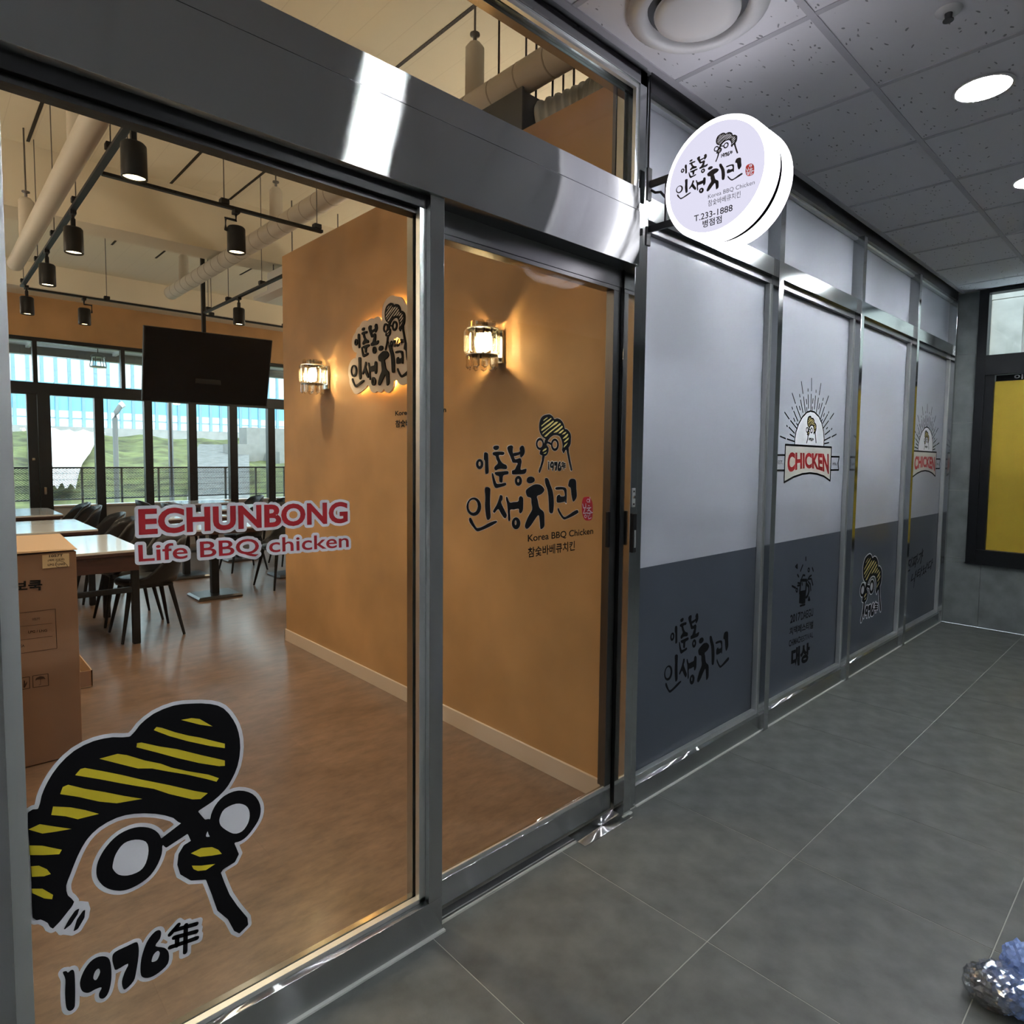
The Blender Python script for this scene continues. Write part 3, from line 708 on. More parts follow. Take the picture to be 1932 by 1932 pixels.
def words_mb(body, BL, BR, TL, F, lay, bold, name, m, root):
    vs, fs_ = text_mesh(body, bold); spans = []; x = None
    par = list(range(len(vs)))
    def find(i):
        while par[i] != i: par[i] = par[par[i]]; i = par[i]
        return i
    for f in fs_:
        for i in f[1:]: par[find(i)] = find(f[0])
    comp = {}
    for i in range(len(vs)): comp.setdefault(find(i), []).append(i)
    cl = sorted(((min(vs[i][0] for i in c), max(vs[i][0] for i in c), k) for k, c in comp.items()))
    wid = {}; w = 0; hi = cl[0][1]
    for a_, b_, k in cl:
        if a_-hi > .12: w += 1
        hi = max(hi, b_); wid[k] = w
    x0, x1 = min(v[0] for v in vs), max(v[0] for v in vs); y0, y1 = min(v[1] for v in vs), max(v[1] for v in vs)
    BL, BR, TL = Vector(BL), Vector(BR), Vector(TL)
    for n in range(w+1):
        mp_ = {}; out = []; ff = []
        for f in fs_:
            if wid[find(f[0])] != n: continue
            for i in f:
                if i not in mp_:
                    mp_[i] = len(out); q = BL+(BR-BL)*((vs[i][0]-x0)/(x1-x0))+(TL-BL)*((vs[i][1]-y0)/(y1-y0)); out.append(F(q.x, q.y, lay))
            ff.append([mp_[i] for i in f])
        MB().add(out, ff).build(name, m, root)
def facing_front(y):      # a surface that faces -y (towards the corridor)
    return lambda u, v, n: Vector((u, y-n, v))
def facing_left(x):       # a surface that faces -x ; u = -y
    return lambda u, v, n: Vector((x-n, -u, v))
L1 = .0004; L2 = .0008; L3 = .0012; L4 = .0016

# ------------------------------------------------------------------ tracing of the brush logo (door glass plane)
c1 = crop(870, 820, 7.4308); c2 = crop(1000, 770, 19.32)
PD = (1, YD-.001, 0, 2, 1)
LG = [
 [(322,262),(345,248),(372,262),(380,300),(382,420),(385,530),(360,550),(340,540),(335,450),(332,370),(318,345)],
 [(455,165),(490,153),(525,158),(530,190),(505,215),(465,212),(450,190)],
 [(447,250),(520,238),(595,243),(606,268),(585,288),(530,290),(545,350),(580,400),(630,425),(645,455),(630,485),(560,478),(520,485),(490,500),(468,485),(470,450),(515,400),(495,350),(480,300),(448,285)],
 [(470,530),(540,520),(640,510),(665,525),(655,555),(590,575),(580,660),(560,672),(535,655),(530,585),(490,570)],
 [(430,550),(447,545),(465,600),(485,660),(505,690),(560,688),(620,675),(632,700),(610,718),(540,738),(490,750),(462,720),(440,640)],
 [(648,175),(690,150),(727,165),(722,230),(740,300),(760,345),(825,330),(848,370),(840,430),(835,490),(880,485),(912,478),(915,510),(890,548),(820,555),(725,558),(712,535),(715,505),(750,490),(775,440),(790,400),(745,395),(720,385),(690,310),(655,230)],
 [(820,190),(850,155),(880,170),(892,240),(875,290),(838,320),(825,290),(828,240)],
 [(728,262),(800,248),(835,232),(832,270),(800,288),(735,302)],
 [(332,760),(365,735),(405,755),(408,800),(405,930),(410,1060),(413,1160),(385,1195),(360,1185),(345,1110),(335,1000),(340,880)],
 [(110,1185),(125,1165),(145,1180),(185,1260),(225,1310),(300,1290),(400,1235),(480,1208),(505,1220),(480,1245),(400,1290),(300,1335),(225,1355),(170,1300),(120,1230)],
 [(545,850),(578,860),(578,910),(560,945),(580,1000),(620,1080),(640,1130),(625,1170),(600,1165),(560,1110),(520,1045),(470,1095),(448,1085),(455,1055),(500,980),(530,900)],
 [(628,875),(650,880),(680,950),(740,945),(800,935),(810,885),(835,862),(868,890),(870,980),(865,1060),(835,1105),(812,1085),(805,1040),(740,1050),(685,1060),(690,1180),(675,1215),(660,1195),(655,1100),(645,980),(630,920)],
 [(935,600),(985,588),(1025,610),(1028,655),(985,682),(940,678),(918,645)],
 [(1000,710),(1060,695),(1120,710),(1168,770),(1130,830),(1065,862),(1075,920),(1090,1000),(1110,1040),(1160,1090),(1168,1200),(1165,1285),(1130,1322),(1110,1310),(1100,1200),(1085,1130),(1040,1180),(980,1270),(930,1320),(900,1305),(897,1260),(940,1150),(995,1050),(985,960),(978,890),(930,870),(908,820),(915,770)],
 [(1175,620),(1200,608),(1225,630),(1250,700),(1285,800),(1300,950),(1290,1080),(1265,1105),(1235,1080),(1228,950),(1215,800),(1180,690)],
 [(1325,740),(1400,732),(1465,748),(1480,800),(1478,950),(1462,955),(1455,915),(1450,940),(1350,955),(1338,900),(1345,860),(1380,838),(1395,865),(1450,860),(1445,800),(1420,770),(1330,772)],
 [(1520,635),(1555,618),(1608,640),(1615,760),(1620,870),(1580,938),(1560,915),(1545,840),(1535,750),(1503,725),(1505,680)],
 [(1352,1045),(1365,1028),(1385,1070),(1440,1152),(1500,1130),(1580,1075),(1630,1055),(1645,1085),(1630,1105),(1560,1145),(1480,1180),(1440,1190),(1400,1150),(1360,1080)],
]
LOGO = [[p] for p in mapped(c1, PD, [smooth(p) for p in LG])]
for o_, h_ in (((260,413,52,70),(259,410,17,33)), ((803,648,50,70),(800,645,14,26)), ((178,1010,103,128),(168,1002,66,94)), ((770,1243,60,83),(763,1235,13,34))):
    LOGO.append(mapped(c1, PD, [ell(*o_), ell(*h_, n=16)]))
SEAL = mapped(c1, PD, [smooth([(1720,880),(1770,872),(1805,880),(1840,960),(1845,1080),(1835,1180),(1790,1205),(1735,1195),(1700,1120),(1690,1000),(1700,920)])])
SEALW = mapped(c1, PD, [ell(1778,925,17,22,12)+[(1795,925)], [(1805,878),(1801,955)], [(1702,972),(1716,1030),(1746,1022),(1746,968)], [(1735,1040),(1712,1105),(1770,1096)], ell(1742,1145,13,20,12)+[(1755,1145)],
    [(1783,995),(1795,998)], [(1760,1032),(1818,1022)], [(1800,1032),(1772,1072)], [(1790,1060),(1822,1080)], [(1772,1105),(1840,1092)], [(1802,1102),(1800,1140)], [(1776,1132),(1786,1182),(1822,1166)]])
HB_ = [
 [(560,1125),(480,1075),(400,980),(350,860),(330,720),(335,570),(370,430),(430,320),(530,255),(660,225),(740,235),(830,305),(890,400),(980,370),(1080,400),(1160,470),(1220,570),(1255,680),(1272,755),(1340,765),(1410,830),(1470,920),(1495,1030),(1490,1180),(1475,1320),(1430,1410),(1395,1470),(1395,1560),(1325,1540),(1305,1520),(1260,1590),(1225,1650),(1190,1600),(1160,1520),(1180,1440),(1185,1350),(1165,1240),(1130,1130),(1080,1040),(1010,1000),(920,985),(830,1005),(740,1070),(670,1160),(640,1210)],
 [(560,1120),(640,1205),(700,1230),(760,1262),(770,1355),(690,1310),(625,1290),(610,1350),(670,1430),(680,1520),(660,1630),(610,1710),(545,1745),(450,1730),(390,1705),(350,1660),(380,1520),(450,1440),(490,1330),(520,1245)],
]
HEAD = [[p] for p in mapped(c2, PD, [smooth(p, 2) for p in HB_])]
HEAD += [[p] for p in mapped(c1, PD, [[(1138,285),(1174,290),(1160,370),(1130,470),(1105,535),(1090,535),(1085,505),(1110,440),(1130,360)], [(1470,195),(1508,190),(1512,250),(1535,370),(1560,490),(1552,508),(1535,505),(1510,400),(1490,290)]])]
LENS = [mapped(c2, PD, [ell(360,1305,146,222), ell(362,1310,90,133)]), mapped(c2, PD, [ell(905,1335,146,228), ell(903,1330,84,136)])]
HEAD += LENS
HYEL = [[p] for p in mapped(c2, PD, [
 [(475,455),(540,390),(640,330),(630,365),(490,465)], [(405,660),(420,625),(600,470),(760,360),(780,380),(700,460),(560,560),(415,675)],
 [(405,820),(420,770),(640,600),(830,460),(865,460),(850,500),(700,640),(430,830)], [(445,935),(470,890),(700,710),(880,540),(950,495),(1025,500),(960,570),(850,640),(700,740),(460,945)],
 [(515,1020),(700,860),(950,660),(1080,545),(1120,570),(1110,600),(900,760),(720,900),(590,1035),(550,1045)], [(845,900),(1000,780),(1160,640),(1190,680),(1170,710),(1000,860),(940,885)],
 [(1030,920),(1100,850),(1210,770),(1222,815),(1110,915)], [(1155,970),(1220,900),(1280,865),(1325,875),(1260,940)], [(1190,1110),(1230,1060),(1320,970),(1375,935),(1390,960),(1330,1060),(1200,1125)],
 [(1235,1230),(1260,1190),(1360,1100),(1415,1065),(1395,1140),(1300,1220),(1245,1250)], [(1220,1430),(1240,1370),(1300,1310),(1375,1250),(1330,1330),(1240,1430)],
 [(445,1575),(490,1510),(580,1460),(605,1480),(570,1530),(480,1580)], [(485,1650),(540,1625),(605,1590),(570,1650),(510,1665)]])]
# the year lettering, traced from the big decal of the fixed pane
cg = crop(0, 1288, 3.0); PF = (1, YF-.001, 0, 2, 1)
YR = [
 [[(355,1640),(375,1632),(385,1640),(405,1625),(420,1635),(425,1700),(425,1800),(420,1840),(395,1858),(375,1838),(368,1760),(370,1680)]],
 [[(452,1700),(470,1640),(510,1580),(560,1550),(610,1555),(628,1600),(630,1680),(615,1750),(590,1785),(565,1785),(560,1760),(575,1725),(540,1735),(500,1755),(465,1745)], [(528,1672),(538,1635),(558,1618),(566,1640),(545,1682)]],
 [[(635,1560),(650,1525),(720,1490),(765,1470),(782,1480),(785,1540),(770,1640),(755,1690),(710,1735),(695,1725),(690,1690),(705,1640),(725,1590),(660,1625),(645,1610)]],
 [[(795,1640),(800,1560),(830,1470),(870,1415),(900,1400),(912,1415),(905,1450),(880,1490),(930,1500),(955,1530),(950,1590),(900,1640),(850,1668),(810,1668)], [(858,1574),(870,1538),(893,1518),(904,1532),(890,1568),(866,1580)]],
]
YEAR = [mapped(cg, PF, [smooth(q) for q in it]) for it in YR]
YST = mapped(cg, PF, [[(962,1425),(1010,1370)], [(990,1400),(1112,1365)], [(985,1443),(1112,1408)], [(962,1498),(1115,1445)], [(1052,1372),(1048,1525)], [(1002,1440),(1002,1488)]])
YB0 = mapped(cg, PF, [[(355,1860), (1120,1530), (355,1640)]])[0]
def bbox(items):
    us = [u for it in items for u, v in it[0]]; vv = [v for it in items for u, v in it[0]]
    return min(us), max(us), min(vv), max(vv)
LB = bbox(LOGO)                      # the brush lettering on the door, in metres
HBx = bbox(HEAD)
def xf(items, T): return [[[T(u, v) for u, v in lp_] for lp_ in it] for it in items]
def year_items(T): return xf(YEAR, T), [[T(u, v) for u, v in s_] for s_ in YST]
yb = bbox(YEAR); YW = max(u for s_ in YST for u, v in s_)
def year_at(u0, u1, v0, v1):
    return lambda u, v: (u0+(u-yb[0])/(YW-yb[0])*(u1-u0), v0+(v-yb[2])/(max(yb[3], YST[1][1][1])-yb[2])*(v1-v0))
def layer(root, name, m, items, F, lay, strokes=(), sw=0, depth=0, union=None):
    mb = MB()
    if union: sdf_mb(mb, items, 1e-5, F, lay, union)
    else: fill_mb(mb, items, F, lay, depth)
    for s_ in strokes: stroke_mb(mb, s_, sw, F, lay)
    return mb.build(name, m, root)
def outline(root, m, items, F, lay, w, strokes=(), sw=0, holes=True, name='white_outline', cell=None):
    mb = MB(); g = [it if holes else it[:1] for it in items]
    for s_ in strokes:
        for a_, b_ in zip(s_, s_[1:]):
            a_, b_ = Vector(a_), Vector(b_); d_ = (b_-a_).normalized()*sw/2; n_ = Vector((-d_.y, d_.x)); g.append([[tuple(a_+n_-d_), tuple(b_+n_+d_), tuple(b_-n_+d_), tuple(a_-n_-d_)]])
    sdf_mb(mb, g, w/2, F, lay, cell)
    return mb.build(name, m, root)
def root_at(name, items, F, label, cat, group=None):
    b = bbox(items); o = empty(name, F((b[0]+b[1])/2, b[2], 0)); return tag(o, label, cat, group)

# ---- door decal
F = facing_front(YD-.0005)
yr_d = year_at(*[v for v in (mapped(c1, PD, [[(1215,510),(1462,380)]])[0][0][0], mapped(c1, PD, [[(1462,480)]])[0][0][0], mapped(c1, PD, [[(1300,512)]])[0][0][1], mapped(c1, PD, [[(1300,372)]])[0][0][1])])
yi, ysn = year_items(yr_d)
thin = .006
r = root_at('door_decal', LOGO, F, 'black brush lettering with a striped head above it on the sliding door', 'decal')
outline(r, mat('decal_edge', (.55, .45, .36), .6, spec=.2), LOGO+HEAD+yi, F, L1, .0044, ysn, .004, name='pale_outline', cell=.0016)
layer(r, 'brush_letters', black_d, LOGO, F, L2)
layer(r, 'striped_head', black_d, HEAD, F, L2, union=.0008)
layer(r, 'yellow_stripes', pale_d, HYEL, F, L3)
layer(r, 'year', black_d, yi, F, L2, ysn, .004)
layer(r, 'red_seal', red_d, [SEAL], F, L2)
mb = MB()
for s_ in SEALW: stroke_mb(mb, s_, .0032, F, L3)
mb.build('seal_letters', white_d, r)
TX = {}
for key, body, quad in (('k', 'Korea BBQ Chicken', [(935,1520),(1850,1408),(935,1405)]), ('c', '참숯바베큐치킨', [(935,1728),(1592,1622),(935,1585)])):
    TX[key] = (body, mapped(c1, PD, [quad])[0])
    mb = MB(); text_mb(mb, body, *TX[key][1], F, L2, bold=.018); mb.build('small_lettering', black_d, r)

# ---- fixed pane: big head decal
F = facing_front(YF-.0005)
GB = [
 [(157,735),(215,715),(235,640),(270,560),(330,470),(420,385),(530,330),(640,308),(735,305),(790,240),(870,175),(980,130),(1080,118),(1190,120),(1265,145),(1320,210),(1350,280),(1360,370),(1345,470),(1310,550),(1270,610),(1200,675),(1120,728),(1035,800),(980,765),(880,742),(760,742),(660,765),(560,820),(490,890),(440,980),(400,1080),(375,1150),(385,1205),(420,1240),(380,1300),(300,1392),(270,1360),(230,1340),(185,1330),(178,1150),(168,940)],
 [(1025,795),(1115,722),(1160,775),(1185,770),(1240,850),(1325,905),(1352,970),(1330,1015),(1265,1055),(1250,1075),(1270,1130),(1300,1200),(1345,1265),(1400,1330),(1405,1370),(1355,1420),(1325,1405),(1290,1340),(1230,1290),(1195,1190),(1165,1115),(1080,1120),(1020,1085),(1003,1030),(1010,970),(1040,920),(1080,895),(1062,855),(940,935),(895,895)],
]
BH = [[p] for p in mapped(cg, PF, [smooth(GB[0], 2), GB[1]])]
BH += [mapped(cg, PF, [smooth([(1190,770),(1215,700),(1270,640),(1350,610),(1430,630),(1472,690),(1470,760),(1430,830),(1380,885),(1325,905),(1260,890),(1200,850)])])]
BH += [mapped(cg, PF, [smooth([(545,1080),(555,1010),(600,930),(670,860),(760,820),(840,820),(895,850),(915,900),(915,970),(880,1050),(830,1110),(750,1160),(680,1178),(610,1165),(565,1130)])])]
BH += [mapped(cg, PF, [[(425,1290),(450,1275),(440,1310),(400,1370),(355,1405),(390,1340)]]), mapped(cg, PF, [[(470,1290),(483,1285),(478,1330),(440,1395),(415,1408),(435,1340)]])]
BACK = [mapped(cg, PF, [[(420,1240),(450,1235),(500,1240),(512,1280),(500,1330),(460,1390),(400,1432),(330,1422),(300,1392)]]), mapped(cg, PF, [[(1120,728),(1200,670),(1215,700),(1160,778)]])]
WL = [mapped(cg, PF, [smooth(q)]) for q in ([(1245,760),(1270,715),(1335,685),(1390,695),(1412,735),(1405,790),(1370,840),(1320,853),(1260,820),(1242,790)], [(638,1030),(655,970),(700,910),(765,888),(825,900),(840,950),(825,1020),(790,1065),(725,1090),(670,1085),(640,1055)], [(1166,870),(1170,850),(1175,842),(1180,858),(1186,870)])]
BY_ = [mapped(cg, PF, [q]) for q in (
 [(1025,210),(1085,200),(1130,205),(1202,247),(1130,237)],
 [(870,268),(885,250),(915,255),(990,280),(1070,300),(1130,310),(1272,345),(1272,370),(1190,358),(1060,330),(960,302)],
 [(772,365),(775,342),(800,338),(900,360),(1000,375),(1140,410),(1230,430),(1272,440),(1272,470),(1240,472),(1130,455),(1000,425),(890,395)],
 [(562,430),(665,402),(720,410),(820,440),(910,458),(970,480),(1060,500),(1180,520),(1238,540),(1225,560),(1170,545),(1060,520),(940,500),(860,485),(780,485),(680,460)],
 [(425,523),(455,488),(480,482),(580,500),(690,522),(800,548),(960,580),(1100,612),(1175,625),(1135,658),(1090,660),(960,630),(870,600),(760,582),(680,568),(560,545)],
 [(340,630),(355,590),(385,577),(480,600),(590,618),(700,640),(805,657),(660,682),(560,672),(440,645)],
 [(300,700),(400,705),(480,720),(560,742),(440,772),(370,755),(290,748)],
 [(160,830),(225,800),(300,812),(405,827),(300,845),(240,853)], [(165,920),(240,922),(350,945),(335,970),(250,975),(168,975)],
 [(175,1038),(220,1035),(265,1055),(287,1082),(250,1095),(180,1098)], [(178,1165),(240,1165),(300,1200),(295,1225),(250,1220),(182,1190)],
 [(1080,965),(1130,940),(1140,935),(1200,930),(1235,945),(1255,968),(1200,978),(1130,985)], [(1085,1035),(1140,1035),(1218,1025),(1165,1060),(1120,1065),(1095,1055)])]
r = root_at('window_decal', BH, F, 'huge black and yellow striped head decal low on the fixed window', 'decal')
outline(r, white_d, BH, F, L1, .017)
for it in BACK: layer(r, 'white_backing', white_d, [it], F, L1+.0002)
layer(r, 'black_head', black_d, BH, F, L2, union=.0025)
layer(r, 'yellow_stripes', yellow_d, BY_, F, L3)
for it in WL: layer(r, 'white_lens', white_d, [it], F, L3)
r = root_at('year_decal', YEAR, F, 'black 1976 year decal with a white edge under the huge head', 'decal')
outline(r, white_d, YEAR, F, L1, .016, YST, .010, holes=False)
layer(r, 'figures', black_d, YEAR, F, L2)
layer(r, 'year_sign', black_d, [], F, L2, YST, .010)
# ---- red lettering
def pu(pl, *pts): return [tuple((pl[4]*at(x, y, pl[0], pl[1])[pl[2]], at(x, y, pl[0], pl[1])[pl[3]])) for x, y in pts]
for body, q, label, bold in (('ECHUNBONG', [(262,1010),(656,986.5),(260.5,960)], 'large red capital lettering with white edges across the fixed window', .034), ('Life BBQ chicken', [(262,1066),(658,1037),(260.5,1028)], 'smaller red lettering with white edges in the line below the capitals', .010)):
    B = pu(PF, *q); r = empty('lettering_decal', F((B[0][0]+B[1][0])/2, B[0][1], 0)); tag(r, label, 'decal')
    mb = MB(); sdf_mb(mb, [text_loops(body, bold, *B)], .0072, F, L1, .0022); mb.build('white_edge', white_d, r)
    words_mb(body, *B, F, L2, bold, 'red_word', red_d, r)

# ---- frosted bays
PB = (1, YG-.001, 0, 2, 1); F = facing_front(YG-.0005)
a, b = pu(PB, (1252, 1316), (1376, 1300)); top = pu(PB, (1305, 1160))[0][1]; bot = pu(PB, (1258, 1316))[0][1]
xr_ = pu(PB, (1376, 1230))[0][0]
T = lambda u, v: (a[0]+(u-LB[0])/(LB[1]-LB[0])*(xr_-a[0]), bot+(v-LB[2])/(LB[3]-LB[2])*(top-bot))
q = xf(LOGO, T)
r = root_at('bay_lettering', q, F, 'black brush lettering on the dark band of the first frosted bay', 'decal')
layer(r, 'brush_letters', black_d, q, F, L1)
ce4 = crop(1440, 700, 8.4)
def emblem(dx, label):
    S = lambda *pts: [(u+dx, v) for u, v in mapped(ce4, PB, [list(pts)])[0]]
    arch = S((497,1180),(500,1080),(520,960),(560,840),(620,730),(690,655),(750,635),(810,650),(880,720),(930,830),(955,950),(965,1070),(960,1200))
    ban = S((350,1168),(1080,1210),(1058,1740),(960,1670),(850,1632),(740,1618),(620,1632),(480,1680),(328,1765))
    r = root_at('emblem_decal', [[ban]], F, label, 'decal', 'rayed arch emblems')
    layer(r, 'arch', white_d, [[arch]], F, L1)
    layer(r, 'banner', cream_d, [[ban]], F, L2)
    mb = MB(); stroke_mb(mb, arch, .010, F, L1+.0002); stroke_mb(mb, ban, .012, F, L3, True)
    stroke_mb(mb, S((340,1332),(170,1332),(205,1450),(165,1575),(330,1575)), .011, F, L3); stroke_mb(mb, S((1080,1358),(1203,1360),(1182,1460),(1193,1568),(1068,1570)), .011, F, L3)
    mb.build('banner_border', black_d, r)
    mb = MB()
    for seg in ([(605,170),(630,355)], [(766,118),(766,312)], [(915,200),(888,375)], [(460,355),(510,512)], [(1035,398),(990,530)], [(340,655),(410,758)], [(1118,672),(1058,762)], [(270,1035),(355,1072)], [(1158,1003),(1088,1042)],
                [(710,285),(710,318)], [(838,305),(838,338)], [(577,375),(582,410)], [(952,432),(945,465)], [(457,575),(465,603)], [(1040,645),(1033,668)], [(372,862),(382,880)], [(1090,910),(1078,928)],
                [(713,378),(718,590)], [(760,370),(755,628)], [(828,398),(812,600)], [(640,412),(668,650)], [(875,430),(842,660)], [(593,462),(628,655)], [(935,510),(888,682)], [(525,558),(595,745)], [(970,572),(905,770)],
                [(485,640),(548,792)], [(1020,690),(945,828)], [(435,788),(528,905)], [(1035,790),(952,905)], [(410,892),(495,985)], [(1058,942),(980,1008)], [(380,1078),(490,1115)], [(1065,1047),(970,1098)], [(425,1003),(490,1048)], [(1040,1135),(972,1152)],
                [(682,450),(690,520)], [(790,440),(785,510)], [(575,560),(587,618)], [(895,520),(880,600)], [(484,750),(500,795)], [(970,675),(955,720)], [(1020,895),(1000,918)], [(690,580),(694,640)], [(778,570),(776,635)], [(530,830),(545,858)], [(935,770),(920,800)]):
        s_ = S(*seg); stroke_mb(mb, s_, .0085, F, L1)
    mb.build('rays', black_d, r)
    h = S((668,1150),(840,1150),(760,710)); hw = (h[1][0]-h[0][0]); hh = h[2][1]-h[0][1]
    T = lambda u, v: (h[0][0]+(u-HBx[0])/(HBx[1]-HBx[0])*hw, h[0][1]+(v-HBx[2])/(HBx[3]-HBx[2])*hh)
    layer(r, 'striped_head', black_d, xf(HEAD, T), F, L3); layer(r, 'yellow_stripes', pale_d, xf(HYEL, T), F, L4)
    yq = S((715,1110),(795,1060)); yi_, ys_ = year_items(year_at(yq[0][0], yq[1][0], yq[0][1], yq[1][1])); layer(r, 'year', black_d, yi_, F, L3, ys_, .003)
    # CHICKEN: letters on an arched base
    vsx, fsx = text_mesh('CHICKEN', .045); x0 = min(p[0] for p in vsx); x1 = max(p[0] for p in vsx); y0 = min(p[1] for p in vsx); y1 = max(p[1] for p in vsx)
    A, B_, C_, D_ = S((378,1625),(1040,1640),(385,1285),(1035,1310)); mid = S((710,1545))[0]; lin = (A[1]+B_[1])/2; sag = mid[1]-lin
    mb = MB(); out = []
    for x, y in vsx:
        t_ = (x-x0)/(x1-x0); s_ = (y-y0)/(y1-y0); arc = 4*t_*(1-t_)*sag
        lo = (A[0]+(B_[0]-A[0])*t_, A[1]+(B_[1]-A[1])*t_+arc); hi = (C_[0]+(D_[0]-C_[0])*t_, C_[1]+(D_[1]-C_[1])*t_)
        out.append(F(lo[0]+(hi[0]-lo[0])*s_, lo[1]+(hi[1]-lo[1])*s_, L4))
    mb.add(out, fsx); mb.build('red_word', red_d, r)
    mb = MB(); text_mb(mb, 'EST.', *S((230,1475),(308,1475),(232,1420)), F, L3); text_mb(mb, '1976', *S((1095,1495),(1160,1500),(1095,1450)), F, L3); mb.build('side_words', black_d, r)
emblem(0, 'rayed arch emblem with a red word, on the second frosted bay nearer the door')
emblem(2.335, 'rayed arch emblem with a red word, on the last frosted bay by the tile wall')
# mug and festival lines
cm = crop(1470, 1030, 7.73)
S = lambda *pts: mapped(cm, PB, [list(pts)])[0]
r = root_at('mug_decal', [[S((165,1790),(500,885),(390,160))]], F, 'black mug drawing with festival lines on the second dark band', 'decal')
mb = MB()
fill_mb(mb, [[S((300,660),(395,640),(380,835),(340,848),(290,835))]], F, L1)
stroke_mb(mb, S((318,500),(400,500),(388,660)), .018, F, L1); stroke_mb(mb, S((318,500),(300,690)), .018, F, L1)
stroke_mb(mb, S((405,560),(432,590),(435,660),(415,730),(395,750)), .018, F, L1)
for s_ in (((415,500),(440,450),(470,430)), ((430,480),(470,480),(492,570)), ((425,520),(455,560),(462,650)), ((330,470),(350,425),(375,430)), ((275,540),(300,545)), ((270,580),(300,575)), ((335,540),(338,570)),
           ((390,165),(390,210)), ((345,280),(312,365)), ((270,420),(285,450)), ((485,320),(498,365)), ((190,585),(240,612)), ((265,272),(240,300),(265,325),(265,272)), ((435,745),(425,790),(448,790),(435,745)), ((308,875),(375,855))):
    m2 = MB(); stroke_mb(m2, S(*s_), .012, F, L1); m2.build('splash_mark', black_d, r)
for c in ((432,350,12,26), (258,645,12,26)): m2 = MB(); stroke_mb(m2, mapped(cm, PB, [ell(*c, n=12)])[0], .010, F, L1, True); m2.build('splash_mark', black_d, r)
mb.build('mug_drawing', black_d, r)
for body, q, bold in (('2017', [(160,1135),(308,1080),(165,1010)], .03), ('DAEGU', [(318,1085),(497,1020),(318,965)], .015), ('치맥페스티벌', [(150,1310),(495,1200),(155,1190)], .022), ('CHIMAC', [(142,1475),(300,1410),(145,1380)], .03), ('FESTIVAL', [(302,1412),(497,1330),(303,1330)], .004), ('대상', [(172,1790),(440,1680),(180,1500)], .05)):
    mb = MB(); text_mb(mb, body, *S(*q), F, L1, bold=bold); mb.build('festival_word', black_d, r)
# head on bay 3
ch = crop(1590, 1020, 10.168)
S = lambda *pts: mapped(ch, PB, [list(pts)])[0]
h0, h1, h2 = S((305,1590),(735,1400),(500,262))
hz = S((520, 1590))[0][1]
T = lambda u, v: (h0[0]+(u-HBx[0])/(HBx[1]-HBx[0])*(h1[0]-h0[0]), h0[1]+(v-HBx[2])/(HBx[3]-HBx[2])*(h2[1]-h0[1]))
q = xf(HEAD, T); qy = xf(HYEL, T)
yq = S((385,1530),(660,1400),(520,1215)); yi_, ys_ = year_items(year_at(yq[0][0], yq[1][0], yq[0][1], yq[2][1]))
r = root_at('head_decal', q, F, 'striped head with white edge on the dark band of the third bay', 'decal')
outline(r, white_d, q+yi_, F, L1, .015, ys_, .012, cell=.003)
for lp_ in q[-2:]: layer(r, 'white_lens', white_d, [[lp_[1]]], F, L1)
layer(r, 'black_head', black_d, q, F, L2); layer(r, 'yellow_stripes', pale_d, qy, F, L3); layer(r, 'year', black_d, yi_, F, L2, ys_, .012)
# handwriting on bay 4
r = root_at('handwriting_decal', [[S((1200,650),(1720,420),(1500,150))]], F, 'slanted black handwriting on the dark band of the last bay', 'decal')
for body, q in (('진짜가', [(1205,640),(1530,420),(1230,380)]), ('나타났다', [(1300,840),(1725,520),(1310,640)])):
    mb = MB(); text_mb(mb, body, *S(*q), F, L1, bold=.02, shear=.3); mb.build('script_line', black_d, r)
mb = MB(); stroke_mb(mb, S((1530,160),(1500,420)), .014, F, L1); stroke_mb(mb, S((1400,600),(1360,900)), .012, F, L1); mb.build('script_tail', black_d, r)

# poster pane in the end window
F = facing_left(XR+.022)
r = tag(empty('poster', (XR+.022, -.8, .70)), 'flat yellow poster with black lettering filling the end window', 'poster')
box('yellow_sheet', yellow_p, (XR+.022, XR+.028, -1.27, -.299, .688, 2.147), r)
box('black_strip', black_d, (XR+.022, XR+.026, -1.27, -.305, 2.147, 2.198), r)
mb = MB(); text_mb(mb, '이춘봉 인생치킨', (.43, 2.155), (.95, 2.155), (.43, 2.195), F, L1, bold=.03); mb.build('white_words', white_d, r)
for body, v, h_, w_ in (('2017 DAEGU', 1.44, .11, .70), ('치맥페스티벌', 1.27, .13, .70), ('CHIMAC FESTIVAL', 1.15, .085, .70)):
    mb = MB(); text_mb(mb, body, (.545, v), (.545+w_, v), (.545, v+h_), F, L1, bold=.04); mb.build('black_words', black_d, r)

# ------------------------------------------------------------------ round hanging sign
SX, SY, SZ = 2.05, -.336, 2.430
sg = tag(empty('round_sign', (SX+.075, SY, SZ-.205)), 'lit white round double sign hanging off the steel post', 'sign')
def drum(x0, x1, r_, nm, r0):
    d_ = MB().lathe([(r0, x0), (r_-.010, x0), (r_-.003, x0+.004), (r_, x0+.012), (r_, x1)], (0, SY, SZ), 'x', 64, cap=False).build(nm, sign_w, sg)
    MB().lathe([(r_-.001, x1-.0005), (.0001, x1)], (0, SY, SZ), 'x', 64).build('back_plate', dgrey, d_)
    return d_
drum(SX, SX+.064, .205, 'front_drum', .17)
rd = drum(SX+.098, SX+.160, .205, 'rear_drum', .200)
MB().lathe([(.0001, SX+.0985), (.200, SX+.0985)], (0, SY, SZ), 'x', 64).build('front_plate', MATS['sign_back'], rd)
MB().lathe([(.180, SX+.060), (.180, SX+.100)], (0, SY, SZ), 'x', 64).build('middle_ring', dgrey, sg)
